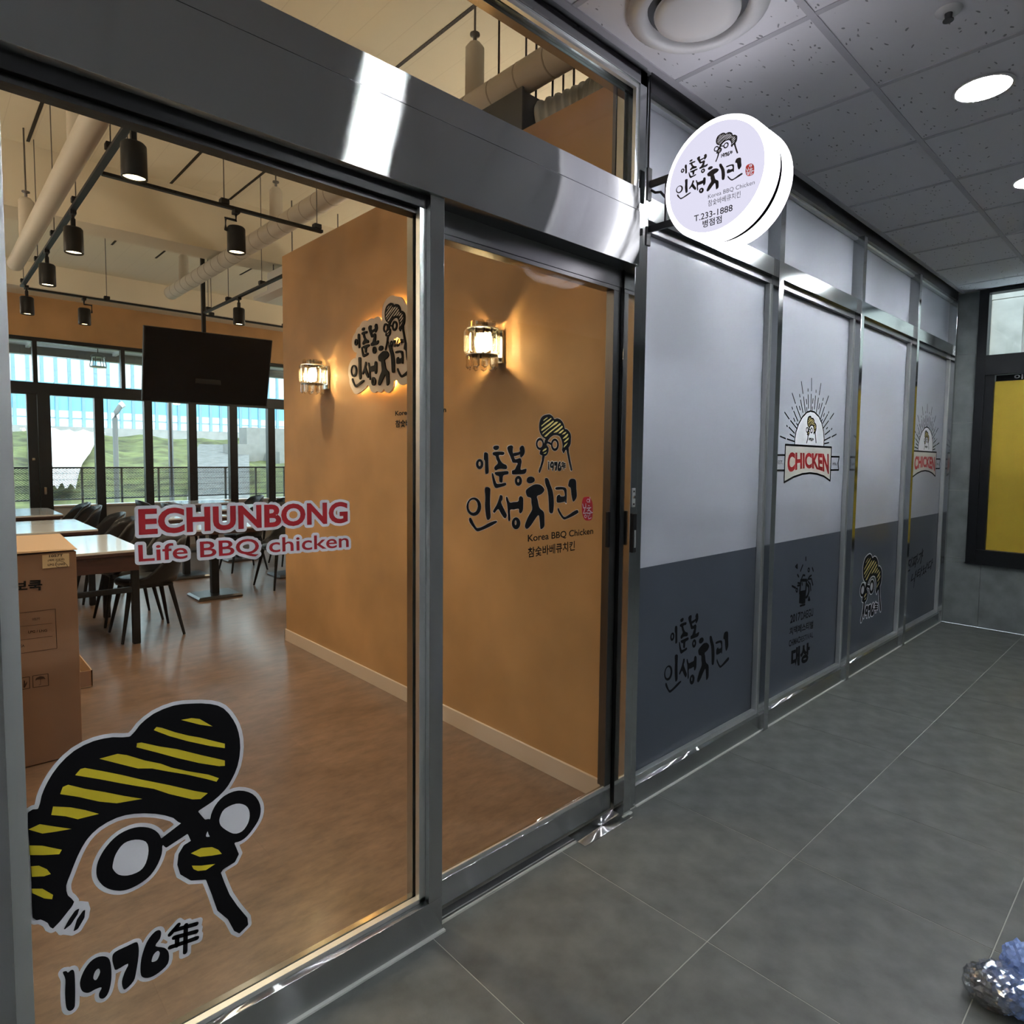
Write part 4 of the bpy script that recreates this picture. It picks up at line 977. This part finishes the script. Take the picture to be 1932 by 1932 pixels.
fc = MB().lathe([(.0001, SX-.001), (.183, SX-.001)], (0, SY, SZ), 'x', 64).build('face', sign_f, sg)
s3 = crop(1200, 195, 6.44); PS = (0, SX-.002, 1, 2, -1); F = facing_left(SX-.0012)
S = lambda *pts: mapped(s3, PS, [list(pts)])[0]
p0, p1 = S((485,1050),(1295,870)); vb, vt = S((870,1085),(760,620)); vb = S((545,1182))[0][1]; vt = S((850,612))[0][1]
vb = (S((545,1182))[0][1]+S((970,1050))[0][1])/2
T = lambda u, v: (p0[0]+(u-LB[0])/(LB[1]-LB[0])*(p1[0]-p0[0]), vb+(v-LB[2])/(LB[3]-LB[2])*(vt-vb))
layer(sg, 'brush_letters', sign_k, xf(LOGO, T), F, L1)
hq = S((945,560),(1240,610),(1120,330),(960,715))
Th = lambda u, v: (hq[0][0]+(u-HBx[0])/(HBx[1]-HBx[0])*(hq[1][0]-hq[0][0]), hq[3][1]+(v-HBx[2])/(HBx[3]-HBx[2])*(hq[2][1]-hq[3][1]))
layer(sg, 'striped_head', sign_k, xf(HEAD, Th), F, L1); layer(sg, 'head_stripes', sign_f, xf(HYEL, Th), F, L2)
yq = S((1030,670),(1170,610),(1100,590)); yi_, ys_ = year_items(year_at(yq[0][0], yq[1][0], yq[0][1], yq[2][1])); layer(sg, 'year', sign_k, yi_, F, L1, ys_, .002)
sq = S((1325,900),(1432,900),(1380,735)); sbx = bbox([[SEAL[0]]])
Ts = lambda u, v: (sq[0][0]+(u-sbx[0])/(sbx[1]-sbx[0])*(sq[1][0]-sq[0][0]), sq[0][1]+(v-sbx[2])/(sbx[3]-sbx[2])*(sq[2][1]-sq[0][1]))
layer(sg, 'red_seal', sign_r, xf([SEAL], Ts), F, L1)
mb = MB()
for s_ in SEALW: stroke_mb(mb, [Ts(*p) for p in s_], .0022, F, L2)
mb.build('seal_letters', sign_f, sg)
for body, q, bold in (('Korea BBQ Chicken', [(875,1168),(1440,990),(875,1110)], -.006), ('참숯바베큐치킨', [(875,1255),(1268,1140),(875,1180)], 0), ('T.233-1888', [(705,1440),(1172,1305),(705,1365)], .008), ('병점점', [(808,1515),(1040,1450),(808,1425)], .015)):
    mb = MB(); text_mb(mb, body, *S(*q), F, L1, bold=bold); mb.build('sign_words', sign_k, sg)
# bracket
bk = sg
for z0, z1, nm in ((2.45, 2.575, 'upper'), (2.28, 2.352, 'lower')):
    pl = box('mounting_plate', black, (2.090, 2.118, -.026, -.017, z0, z1), bk, .002)
for z in (2.515, 2.345):
    box('bracket_arm', black, (2.100, 2.112, -.16, -.026, z-.016, z+.010), bk, .002)
box('bracket_bar', black, (2.102, 2.110, -.104, -.096, 2.345, 2.525), bk, .001)
MB().tube([(2.108, -.03, 2.49), (2.106, -.05, 2.475), (2.106, -.075, 2.47), (2.106, -.1, 2.44)], .005, 8).build('sign_cable', black, bk)

# ------------------------------------------------------------------ restaurant ceiling services
ZT = 2.95
def track(name, p, q, label, rods):
    r = tag(empty('lighting_track', ((p[0]+q[0])/2, (p[1]+q[1])/2, ZT)), label, 'track', 'black lighting tracks')
    alongx = abs(p[0]-q[0]) > abs(p[1]-q[1]); h = .017
    if alongx: b = (p[0], q[0], p[1]-h, p[1]+h, ZT-.009, ZT+.009)
    else: b = (p[0]-h, p[0]+h, p[1], q[1], ZT-.009, ZT+.009)
    box('rail', black, b, r, .002)
    for t_ in rods:
        x, y = p[0]+(q[0]-p[0])*t_, p[1]+(q[1]-p[1])*t_
        box('clip', black, (x-.024, x+.024, y-.024, y+.024, ZT+.009, ZT+.04), r, .003)
        MB().tube([(x, y, ZT+.03), (x, y, ZS)], .0035, 5).build('hanger_rod', steel_d, r)
track('a', (.765, 1.78), (.765, 5.90), 'long black lighting track running from the window towards the back', (.12, .35, .55, .75, .97))
track('b', (.785, 2.60), (2.045, 2.60), 'short black cross track nearest the shop window', (.10, .50, .97))
track('c', (.785, 5.97), (6.2, 5.97), 'black cross track in front of the far windows', (.12, .30, .45, .6, .8))
track('d', (2.30, 3.45), (2.30, 5.84), 'black track running behind the ochre partition top', (.35, .7, .95))
def spot(x, y, label, side=None):
    r = tag(empty('track_spot', (x, y, 2.68)), label, 'spotlight', 'black track spotlights')
    z = ZT-.009
    box('adapter', black, (x-.016, x+.016, y-.03, y+.03, z-.022, z), r, .002)
    if side is None:
        MB().tube([(x, y, z-.02), (x, y, 2.845)], .009, 8).build('stem', black, r)
        box('knuckle', black, (x-.012, x+.012, y-.014, y+.014, 2.835, z-.045), r, .003)
    else:
        s = .062*side
        MB().tube([(x, y, z-.02), (x, y, z-.06), (x+s, y, z-.06), (x+s, y, 2.81), (x+s*.75, y, 2.81)], .009, 6).build('arm', black, r)
    cn_ = MB().lathe([(.0001, 2.842), (.044, 2.842), (.052, 2.832), (.053, 2.69), (.049, 2.685), (.047, 2.70)], (x, y, 0), n=24).build('can', black, r)
    MB().lathe([(.0001, 2.6985), (.047, 2.6985)], (x, y, 0), n=24).build('lens', warm_e, cn_)
    l = bpy.data.lights.new('track_beam', 'SPOT'); l.energy = TRACK_W; l.spot_size = math.radians(110); l.spot_blend = .6; l.color = (1, .80, .56); l.shadow_soft_size = .035
    lo = bpy.data.objects.new('track_beam', l); COL.objects.link(lo); lo.parent = r; lo.location = Vector((x, y, 2.69))-wloc(r)
spot(.765, 1.83, 'black track spot nearest the shop window')
spot(.765, 3.34, 'second black spot along the long track')
spot(.765, 4.42, 'third black spot along the long track')
spot(.785, 5.80, 'black spot at the far corner of the long track')
spot(1.483, 2.60, 'black spot with a cranked arm on the short cross track', -1)
spot(1.245, 5.97, 'black spot with a cranked arm above the far windows', 1)
spot(2.30, 4.85, 'black spot in front of the air conditioner behind the partition')
spot(.90, .95, 'added black spot just inside the entrance, unseen behind the steel header')  # unseen spot added to brighten the ochre wall near the door
tag(MB().tube([(.90, .95, ZT-.009), (.90, .95, ZS)], .006, 6).build('spot_rod', black), 'thin black rod holding the added entrance spot', 'rod')
spot(4.6, 5.97, 'black spot hidden behind the ochre partition')
spot(3.3, 5.97, 'black spot at the hidden end of the far cross track')
def wrapped_pipe(x, z, r_, y0, y1, label, stubs, bands):
    r = tag(empty('wrapped_pipe', (x, (y0+y1)/2, z)), label, 'pipe', 'white wrapped ceiling pipes')
    MB().tube([(x, y0, z), (x, y1-.01, z), (x, y1, z)], [r_, r_, r_*.94], 20).build('pipe_run', pipe_m, r)
    for y in stubs:
        MB().lathe([(.052, z), (.050, z+.30), (.030, z+.325), (.016, z+.33)], (x, y, 0), n=14).build('riser', pipe_m, r)
        MB().lathe([(.010, z+.33), (.010, z+.36), (.026, z+.365), (.026, z+.375)], (x, y, 0), n=10).build('sprinkler_head', steel_d, r)
        MB().tube([(x, y, z+.375), (x, y, ZS)], .006, 5).build('hanger_rod', steel_d, r)
    for k in range(bands):
        y = y0+.08+(y1-y0-.1)*k/max(1, bands-1)
        MB().lathe([(r_+.0015, y-.004), (r_+.0015, y+.004)], (x, 0, z), 'y', 20).build('wrap_band', mat_band, r)
mat_band = mat('wrap_seam', (.40, .36, .31), .6)
wrapped_pipe(2.205, 3.285, .072, .14, 6.70, 'white wrapped pipe crossing above the ochre partition', (1.18, 3.73, 6.2), 34)
wrapped_pipe(.685, 3.05, .058, 1.0, 5.52, 'white wrapped pipe left of the long lighting track', (2.6, 4.7), 0)
for k, (x, y) in enumerate(((.66, 2.6), (1.02, 2.3), (2.45, 4.4), (1.95, 4.0), (2.9, 5.6))):
    pass
# duct box and flexible duct over the partition
db = tag(empty('duct_box', (2.30, .93, 2.95)), 'dark metal duct box resting above the partition', 'duct')
box('casing', dgrey, (2.175, 2.50, .78, 1.10, 2.95, 3.21), db, .004)
box('flange', dgrey, (2.165, 2.18, .77, 1.11, 2.945, 3.22), db, .002)
for x, y in ((2.285, 1.08), (2.285, .80), (2.48, .80), (2.48, 1.08), (2.30, .70), (2.32, .58)):
    MB().tube([(x, y, 3.20 if y > .75 else 3.05), (x, y, ZS)], .0055, 6).build('threaded_rod', black, db)
pts = []; rr = []
for k in range(46):
    t_ = k/45; pts.append((2.30+.10*math.sin(t_*3), .765-.63*t_, 3.06+.05*math.sin(t_*2.6))); rr.append(.125 if k % 3 else .112)
tag(MB().tube(pts, rr, 20).build('flexible_duct', flex_m), 'ribbed flexible duct running from the dark box to the front', 'duct')
# ceiling cassette
ca = tag(empty('air_conditioner', (2.92, 4.75, 3.0)), 'white ceiling cassette air conditioner half hidden by the partition', 'air conditioner')
box('casing', white_p, (2.68, 3.24, 4.55, 5.0+.12, 3.06, 3.30), ca, .01)
MB().add([(2.58, 4.44, 3.03), (3.34, 4.44, 3.03), (3.34, 5.22, 3.03), (2.58, 5.22, 3.03), (2.66, 4.52, 3.0), (3.26, 4.52, 3.0), (3.26, 5.14, 3.0), (2.66, 5.14, 3.0), (2.58, 4.44, 3.06), (3.34, 4.44, 3.06), (3.34, 5.22, 3.06), (2.58, 5.22, 3.06)],
         [(4, 5, 6, 7), (0, 1, 5, 4), (1, 2, 6, 5), (2, 3, 7, 6), (3, 0, 4, 7), (8, 9, 1, 0), (9, 10, 2, 1), (10, 11, 3, 2), (11, 8, 0, 3), (11, 10, 9, 8)]).build('front_panel', white_p, ca)
for x, y in ((2.72, 4.6), (3.2, 4.6), (2.72, 5.05), (3.2, 5.05)): MB().tube([(x, y, 3.3), (x, y, 3.385 if y > 4.99 else ZS)], .006, 6).build('hanger_rod', steel_d, ca)
p = at(302, 245, 2, ZS)
tag(MB().lathe([(.055, ZS), (.05, ZS-.02), (.02, ZS-.03)], (p.x, p.y, 0), n=20).build('smoke_detector', white_p), 'round white detector on the restaurant ceiling', 'detector')

# unseen pendant globes, added to brighten the ceiling; window reflections hint at lamps
globe_e = emis_mat('globe_emitter', (1, .80, .57), 62.0)
for x, y, l in ((-1.1, 1.6, 'added lit globe pendant left of the entrance, out of sight'), (-.9, 4.2, 'added unseen globe pendant over the hidden end of the left tables'), (-.6, 7.4, 'added lit globe pendant by the side door, out of sight'),
                (4.4, 4.4, 'added lit globe pendant just behind the partition, out of sight'), (5.4, 6.6, 'added unseen globe pendant over the hidden right tables'), (6.6, 8.4, 'added lit globe pendant at the far right corner, out of sight'), (3.3, 1.6, 'added unseen globe pendant in the kitchen behind the partition')):
    r = tag(empty('added_globe_pendant', (x, y, 2.55)), l, 'pendant lamp', 'added globe pendants')
    MB().lathe([(.0001, 2.55), (.06, 2.565), (.11, 2.62), (.12, 2.67), (.11, 2.72), (.06, 2.775), (.02, 2.79)], (x, y, 0), n=20).build('globe', globe_e, r)
    MB().lathe([(.025, 2.785), (.025, 2.83), (.008, 2.84)], (x, y, 0), n=12).build('cap', black, r)
    MB().tube([(x, y, 2.83), (x, y, ZS)], .004, 6).build('cord', black, r)
# television
tv = tag(empty('television', (2.33, 5.8, 2.0)), 'black flat television hanging tilted in front of the far windows', 'television')
p00, p01, p10, p11 = at(269.5, 616, 1, 5.74), at(268, 755, 1, 5.90), at(513, 642, 1, 5.74), at(502, 764, 1, 5.90)
TLv, TRv = Vector((1.70, 5.74, 2.715)), Vector((2.985, 5.74, 2.735)); BLv, BRv = Vector((1.712, 5.93, 1.985)), Vector((2.985, 5.93, 2.005))
n_ = (TRv-TLv).cross(BLv-TLv).normalized()
if n_.y > 0: n_ = -n_
c8 = [TLv, TRv, BRv, BLv]; bk8 = [q-n_*.045 for q in c8]
MB().add(c8+bk8, [(0, 1, 2, 3), (7, 6, 5, 4), (0, 4, 5, 1), (1, 5, 6, 2), (2, 6, 7, 3), (3, 7, 4, 0)]).build('case', black, tv, .004); case = [o for o in bpy.data.objects if o.parent == tv][0]
ins = [c8[i]+(c8[(i+2) % 4]-c8[i])*.012+n_*.003 for i in range(4)]
MB().add(ins, [(0, 1, 2, 3)]).build('screen', black_g, case)
box('pole', black, (2.282, 2.318, 5.86, 5.90, 2.35, ZS), tv, .002)
box('mount', black, (2.20, 2.46, 5.86, 5.93, 2.20, 2.42), tv, .004)

# ------------------------------------------------------------------ sconces and lit logo on the partition
def sconce(y, label):
    r = tag(empty('wall_sconce', (2.07, y, 1.86)), label, 'wall lamp', 'crystal wall sconces')
    box('wall_plate', wood_d if False else steel_v, (2.052, 2.07, y-.045, y+.040, 1.90, 2.055), r, .002)
    box('arm', steel_v, (1.97, 2.052, y-.008, y+.008, 2.03, 2.045), r, .002)
    box('top_bar', steel_d, (1.93, 2.03, y-.012, y+.004, 2.072, 2.086), r, .001)
    cx, cy = 1.965, y-.002
    MB().lathe([(.070, 1.927), (.074, 1.927), (.074, 1.932), (.070, 1.932), (.070, 1.927)], (cx, cy, 0), n=24).build('lower_ring', bead, r)
    MB().lathe([(.070, 2.050), (.074, 2.050), (.074, 2.055), (.070, 2.055), (.070, 2.050)], (cx, cy, 0), n=24).build('upper_ring', bead, r)
    for lv, (z0, z1, R_, n) in enumerate(((1.935, 2.045, .078, 13), (1.862, 1.928, .068, 11), (2.045, 2.085, .056, 9))):
        for k in range(n):
            a_ = 2*PI*k/n+lv*.2; x, yy = cx+R_*math.cos(a_), cy+R_*math.sin(a_)
            m_ = MB(); tx, ty = -math.sin(a_)*.0165, math.cos(a_)*.0165; nx, ny = math.cos(a_)*.009, math.sin(a_)*.009
            ring = [(x+tx, yy+ty), (x+nx, yy+ny), (x-tx, yy-ty), (x-nx, yy-ny)]
            m_.add([(*q_, z1) for q_ in ring]+[(*q_, z0+.012) for q_ in ring]+[(x, yy, z0)], [(3, 2, 1, 0)]+[(i, (i+1) % 4, (i+1) % 4+4, i+4) for i in range(4)]+[(4+i, 4+(i+1) % 4, 8) for i in range(4)])
            m_.build('crystal', crystal, r)
    for dy in (-.022, .022):
        MB().lathe([(.0001, 2.035), (.014, 2.03), (.021, 1.99), (.015, 1.95), (.0001, 1.94)], (cx, cy+dy, 0), n=12).build('bulb', bulb_e, r)
    l = bpy.data.lights.new('sconce_glow', 'POINT'); l.energy = SCONCE_W; l.color = (1, .68, .32); l.shadow_soft_size = .03
    lo = bpy.data.objects.new('sconce_glow', l); COL.objects.link(lo); lo.parent = r; lo.location = Vector((cx, cy, 1.985))-wloc(r)
sconce(.815, 'lit crystal wall sconce seen through the sliding door')
sconce(2.60, 'lit crystal wall sconce left of the raised wall logo')
s7 = crop(560, 540, 6.6625); XW = 2.035
F = facing_left(XW)
S = lambda *pts: mapped(s7, (0, XW, 1, 2, -1), [list(pts)])[0]
p0 = S((697,1100))[0][0]; sc_ = (S((697,1310))[0][1]-S((697,945))[0][1])
k_ = 1.27
vb = S((760,1305))[0][1]
T = lambda u, v: (p0+(u-LB[0])*k_, vb+(v-LB[2])*k_)
lg = xf(LOGO, T); hd = xf(HEAD, T)
dxh = S((1105,600))[0][0]-bbox(hd)[0]; dvh = S((1240,200))[0][1]-bbox(hd)[3]
T2 = lambda u, v: (T(u, v)[0]+dxh, T(u, v)[1]+dvh)
hd = xf(HEAD, T2); hy = xf(HYEL, T2)
r = root_at('wall_logo', lg, F, 'raised backlit black brush logo on the ochre partition', 'wall sign')
mb = MB()
sdf_mb(mb, [it[:1] for it in lg+hd], .042, F, -.0005, .004)
plate = mb.build('backing_plate', base_m, r)
sl = plate.modifiers.new('thickness', 'SOLIDIFY'); sl.thickness = .012; sl.offset = 0
layer(r, 'brush_letters', black_d, lg, F, .012, depth=.010)
layer(r, 'striped_head', black_d, hd, F, .012, depth=.010)
yq = S((1165,790),(1360,650),(1165,650)); yi_, ys_ = year_items(year_at(yq[0][0], yq[1][0], yq[0][1], yq[1][1])); layer(r, 'year', black_d, yi_, F, .010, ys_, .006)
layer(r, 'stripes', base_m, hy, F, .0125)
mb = MB(); Fh = facing_left(2.062)
for it in lg+hd:
    q = [Vector(p) for p in it[0][::5]+it[0][:1]]
    for a_, b_ in zip(q, q[1:]):
        d_ = b_-a_
        if d_.length < .004: continue
        n_ = Vector((-d_.y, d_.x)).normalized()*.007; mb.add([Fh(*(a_+n_), 0), Fh(*(b_+n_), 0), Fh(*(b_-n_), 0), Fh(*(a_-n_), 0)], [(0, 1, 2, 3)])
mb.build('led_strip', halo_e, r)
for q, body in (([(1178,1635),(1740,1550),(1178,1565)], 'Korea BBQ Chicken'), ([(1180,1775),(1590,1700),(1180,1680)], '참숯바베큐치킨')):
    B = S(*q); mb = MB(); text_mb(mb, body, B[0], (B[0][0]+(.50 if 'K' in body else .37), B[0][1]), B[2], facing_left(2.068), .001, bold=.03); o = mb.build('small_lettering', black_d, r)

# ------------------------------------------------------------------ tables
def table4(y0, y1, label, x0=.50, x1=1.232):
    r = tag(empty('dining_table', ((x0+x1)/2, (y0+y1)/2, 0)), label, 'table', 'long tables in the left row')
    box('tabletop', table_w, (x0, x1, y0, y1, .712, .730), r, .002)
    box('top_edge', wood_d, (x0, x1, y0, y1, .688, .712), r, .002)
    box('apron', wood_d, (x0+.02, x1-.03, y0+.018, y0+.04, .57, .688), r, .002)
    box('apron', wood_d, (x0+.02, x1-.03, y1-.04, y1-.018, .57, .688), r, .002)
    for x in (x0+.03, x1-.075):
        for y in (y0+.04, y1-.085): box('leg', black, (x, x+.05, y, y+.05, .004, .69), r, .003)
        box('stretcher', black, (x+.01, x+.04, y0+.09, y1-.085, .40, .44), r, .002)
    box('cross_rail', black, (x0+.08, x1-.075, y0+.05, y0+.08, .40, .44), r, .002)
table4(3.90, 5.06, 'nearest white-topped long table in the left row, behind the cardboard box')
table4(5.56, 6.80, 'middle white-topped long table in the left row')
table4(7.50, 8.68, 'farthest white-topped long table in the left row by the glass door')
def table1(x, y, label):
    r = tag(empty('pedestal_table', (x, y, 0)), label, 'table', 'square pedestal tables')
    box('tabletop', table_w, (x-.36, x+.36, y-.36, y+.36, .712, .730), r, .002)
    box('top_edge', wood_d, (x-.36, x+.36, y-.36, y+.36, .672, .712), r, .002)
    box('column', black, (x-.035, x+.035, y-.035, y+.035, .035, .675), r, .003)
    MB().add([(x-.21, y-.19, .004), (x+.21, y-.19, .004), (x+.21, y+.19, .004), (x-.21, y+.19, .004), (x-.21, y-.19, .018), (x+.21, y-.19, .018), (x+.21, y+.19, .018), (x-.21, y+.19, .018), (x-.19, y-.17, .035), (x+.19, y-.17, .035), (x+.19, y+.17, .035), (x-.19, y+.17, .035)],
             [(3, 2, 1, 0), (8, 9, 10, 11)]+[(i, (i+1) % 4, (i+1) % 4+4, i+4) for i in range(4)]+[(4+i, 4+(i+1) % 4, (i+1) % 4+8, i+8) for i in range(4)]).build('base_plate', steel_d, r)
    for a in (-1, 1): box('top_bracket', black, (x-.25, x+.25, y+.06*a-.01, y+.06*a+.01, .655, .672), r)
table1(2.18, 5.31, 'pedestal table nearest the ochre partition corner')
table1(2.28, 6.60, 'pedestal table just behind the nearest one')
table1(3.10, 8.72, 'pedestal table standing against the far window wall')
table1(3.20, 7.50, 'pedestal table in the second row from the far windows')
table1(4.75, 8.72, 'pedestal table at the far right beside the partition edge')
table1(3.25, 5.95, 'pedestal table half hidden by the partition edge')

# ------------------------------------------------------------------ chairs (shell armchair, faces local -x... back at +x)
def make_chair():
    r = empty('dining_chair', (0, 0, 0))
    NT, NV = 28, 5; vs = []
    for i in range(NT+1):
        t_ = -1+2*i/NT; th = t_*2.25                      # angle from the back (+x)
        bh = .375*max(0, math.cos(th*.5))**1.5*(1 if abs(th) < .9 else max(.36, 1-(abs(th)-.9)*.75))
        bh = max(bh, .055*(1-max(0, abs(t_)-.85)/.15))
        for j in range(NV+1):
            h = j/NV; R_ = .205+.055*h**.8+.03*math.cos(th)*h
            vs.append((R_*math.cos(th)*1.02, R_*1.08*math.sin(th), .43+bh*h+.0))
    mb = MB(); mb.add(vs, [(i*(NV+1)+j, (i+1)*(NV+1)+j, (i+1)*(NV+1)+j+1, i*(NV+1)+j+1) for i in range(NT) for j in range(NV)], True)
    o = mb.build('backrest', leather, r); m_ = o.modifiers.new('thickness', 'SOLIDIFY'); m_.thickness = .022; m_.offset = 0
    vs = []
    mb = MB(); mb.lathe([(.0001, .475), (.15, .474), (.205, .462), (.215, .445), (.205, .425), (.0001, .42)], (0, 0, 0), n=28); o = mb.build('seat', leather, r)
    box('frame', black, (-.16, .16, -.17, .17, .40, .425), r, .01)
    for sx in (-1, 1):
        for sy in (-1, 1):
            MB().tube([(.14*sx, .15*sy, .41), (.215*sx, .225*sy, .002)], [.019, .010], 10).build('leg', black, r)
    return r
proto = make_chair(); first = True
def chair(x, y, a, label):
    global first
    if first: o = proto; first = False
    else: o = copy_tree(proto)
    o.location = (x, y, 0); o.rotation_euler = (0, 0, a); tag(o, label, 'chair', 'black shell armchairs')
chair(1.31, 4.22, 0, 'nearest black shell armchair, at the front of the nearest long table')
chair(1.31, 4.83, 0, 'second black shell armchair along the nearest long table')
chair(1.33, 5.91, 0, 'black shell armchair at the front of the middle long table')
chair(1.35, 6.52, 0, 'second black shell armchair along the middle long table')
chair(1.35, 7.74, 0, 'black shell armchair at the front of the farthest long table')
chair(1.34, 8.36, 0, 'last black shell armchair by the glass door')
chair(.42, 4.5, PI, 'black shell armchair on the hidden side of the nearest long table')
chair(2.92, 5.40, .1, 'black shell armchair right of the nearest pedestal table, by the partition edge')
chair(2.96, 6.68, 0, 'black shell armchair right of the second pedestal table')
chair(2.50, 8.55, PI, 'left black shell armchair at the far window table')
chair(2.62, 7.75, PI, 'black shell armchair left of the second row table, under the far windows')
chair(3.72, 8.75, 0, 'right black shell armchair at the far window table')
chair(3.80, 7.9, 0, 'black shell armchair right of the second row table')
chair(3.62, 6.75, PI*.5, 'black shell armchair behind the half hidden pedestal table')

# ------------------------------------------------------------------ boxes
BY0 = 2.088
cb = tag(empty('cardboard_box', (.30, 2.45, 0)), 'tall brown cardboard carton standing behind the fixed window', 'box')
box('body', card, (.02, .540, BY0, 2.80, .003, .985), cb, .004)
MB().add([(.02, BY0-.006, .990), (.30, BY0-.008, .994), (.545, BY0-.004, .992), (.575, 2.80, .992), (.02, 2.80, .996), (.02, BY0, 1.006), (.30, BY0-.005, 1.002), (.543, BY0, .996), (.573, 2.80, .999), (.02, 2.80, 1.002)],
         [(0, 1, 6, 5), (1, 2, 7, 6), (2, 3, 8, 7), (5, 6, 7, 8, 9), (4, 3, 2, 1, 0), (3, 4, 9, 8), (4, 0, 5, 9)]).build('top_flap', card_in, cb)
F = facing_front(BY0-.001)
lab = box('paper_label', card_lab, (.410, .512, BY0-.002, BY0-.0008, .916, .978), cb)
PX = (1, BY0, 0, 2, 1); c5 = crop(0, 990, 10.17); c6 = crop(0, 1130, 5.855)
S5 = lambda *pts: mapped(c5, PX, [list(pts)])[0]
S6 = lambda *pts: mapped(c6, PX, [list(pts)])[0]
mb = MB(); text_mb(mb, '1057T', *S5((940,628),(1208,605),(940,578)), F, .002, bold=.03); text_mb(mb, '(액화 프로판)', *S5((915,710),(1235,685),(915,665)), F, .002, bold=.02); text_mb(mb, 'LPG / LNG', *S5((915,790),(1245,770),(915,750)), F, .002, bold=.03)
stroke_mb(mb, S5((1130,815),(1080,800),(1065,750),(1090,700),(1150,690),(1230,720),(1285,770),(1295,800),(1260,808)), .0018, F, .002, True); mb.build('label_print', ink, cb)
mb = MB(); text_mb(mb, '린나이보쿡'[3:], *S5((250,1290),(810,1255),(250,1085)), F, .0006, bold=.03); mb.build('printed_word', black_d, cb)
mb = MB(); stroke_mb(mb, S6((-60,190),(610,110),(628,545),(-40,640)), .0022, F, .0006); stroke_mb(mb, S6((-60,335),(575,268)), .0016, F, .0006); stroke_mb(mb, S6((-60,490),(578,410)), .0016, F, .0006)
text_mb(mb, '1057T', *S6((357,238),(443,232),(357,212)), F, .0006, bold=.02); text_mb(mb, 'LPG / LNG', *S6((312,380),(520,360),(312,352)), F, .0006, bold=.02); text_mb(mb, 'KOREA', *S6((130,545),(272,530),(130,515)), F, .0006, bold=.02); mb.build('printed_table', ink, cb)
mb = MB(); stroke_mb(mb, S6((360,850),(530,825),(537,955),(365,978)), .0028, F, .0006, True); stroke_mb(mb, S6((165,885),(325,858),(328,985),(165,1012)), .0028, F, .0006, True)
fill_mb(mb, [[S6((388,900),(400,872),(445,852),(485,858),(503,885),(480,880),(450,885),(415,890))]], F, .0006); stroke_mb(mb, S6((448,880),(448,945),(430,950)), .0014, F, .0006)
fill_mb(mb, [[S6((262,895),(275,905),(280,940),(300,905),(298,935),(275,980),(258,980))]], F, .0006); mb.build('handling_marks', ink, cb)
ob = tag(empty('open_carton', (.62, 3.35, 0)), 'low open cardboard tray on the floor behind the tall carton', 'box')
x0, x1, y0, y1, hh = .46, .755, 3.11, 3.75, .105
box('floor_panel', card_in, (x0, x1, y0, y1, .002, .008), ob)
box('side_wall', card, (x0, x1, y0, y0+.006, .008, hh), ob); box('side_wall', card, (x0, x1, y1-.006, y1, .008, hh), ob)
box('side_wall', card_in, (x0, x0+.006, y0, y1, .008, hh), ob); box('side_wall', card_in, (x1-.006, x1, y0, y1, .008, hh), ob)
MB().add([(x0, y1, hh), (x0+.25, y1, hh), (x0+.22, y1+.12, hh+.12), (x0, y1+.12, hh+.12), (x0, y1+.006, hh), (x0+.25, y1+.006, hh), (x0+.22, y1+.126, hh+.12), (x0, y1+.126, hh+.12)], [(0, 1, 2, 3), (7, 6, 5, 4), (0, 4, 5, 1), (1, 5, 6, 2), (2, 6, 7, 3), (3, 7, 4, 0)]).build('flap', card_in, ob)

# ------------------------------------------------------------------ plastic wrapped shoe at the right edge
sh = tag(empty('wrapped_shoe', (at(1890, 1880, 2, 0).x, at(1890, 1880, 2, 0).y, 0)), 'shoe in a crumpled clear and blue plastic cover at the right edge', 'shoe')
def blob(name, m, c, s, rough, seed, sub=4, parent=sh, rz=0):
    rnd = random.Random(seed); bm = bmesh.new(); bmesh.ops.create_icosphere(bm, subdivisions=sub, radius=1)
    dirs = [(Vector((rnd.gauss(0, 1), rnd.gauss(0, 1), rnd.gauss(0, 1))).normalized(), rnd.uniform(2, 7), rnd.uniform(0, 6)) for _ in range(26)]
    mb = MB(); vs = []
    for v in bm.verts:
        d = v.co.normalized(); k = 1+rough*sum(abs(math.sin(f_*d.dot(n__)*3+ph)) for n__, f_, ph in dirs)/9-rough*1.6
        p = Vector((d.x*s[0]*k, d.y*s[1]*k, d.z*s[2]*k)); p.rotate(Matrix.Rotation(rz, 3, 'Z')); p += Vector(c); p.z = max(p.z, .002); vs.append(p)
    mb.add(vs, [tuple(w.index for w in f.verts) for f in bm.faces], False); bm.free()
    return mb.build(name, m, parent)
q = at(1872, 1864, 2, .04); blob('shoe_body', bag_in, (q.x, q.y, .040), (.048, .050, .034), .12, 1, 3)
blob('clear_cover', bag_c, (q.x, q.y, .042), (.060, .062, .046), .30, 2)
q = at(1913, 1868, 2, .05); blob('blue_cover', bag_b, (q.x, q.y, .050), (.062, .066, .052), .34, 3)
blob('clear_fold', bag_c, (q.x-.02, q.y+.02, .060), (.060, .060, .052), .34, 8)
q = at(1934, 1822, 2, .10); blob('blue_cuff', bag_b, (q.x, q.y, .100), (.045, .050, .055), .30, 5)
q = at(1929, 1800, 2, .13); blob('orange_tag', mat('orange_plastic', (.5, .12, .04), .5), (q.x, q.y, .13), (.010, .012, .016), .2, 9, 2)
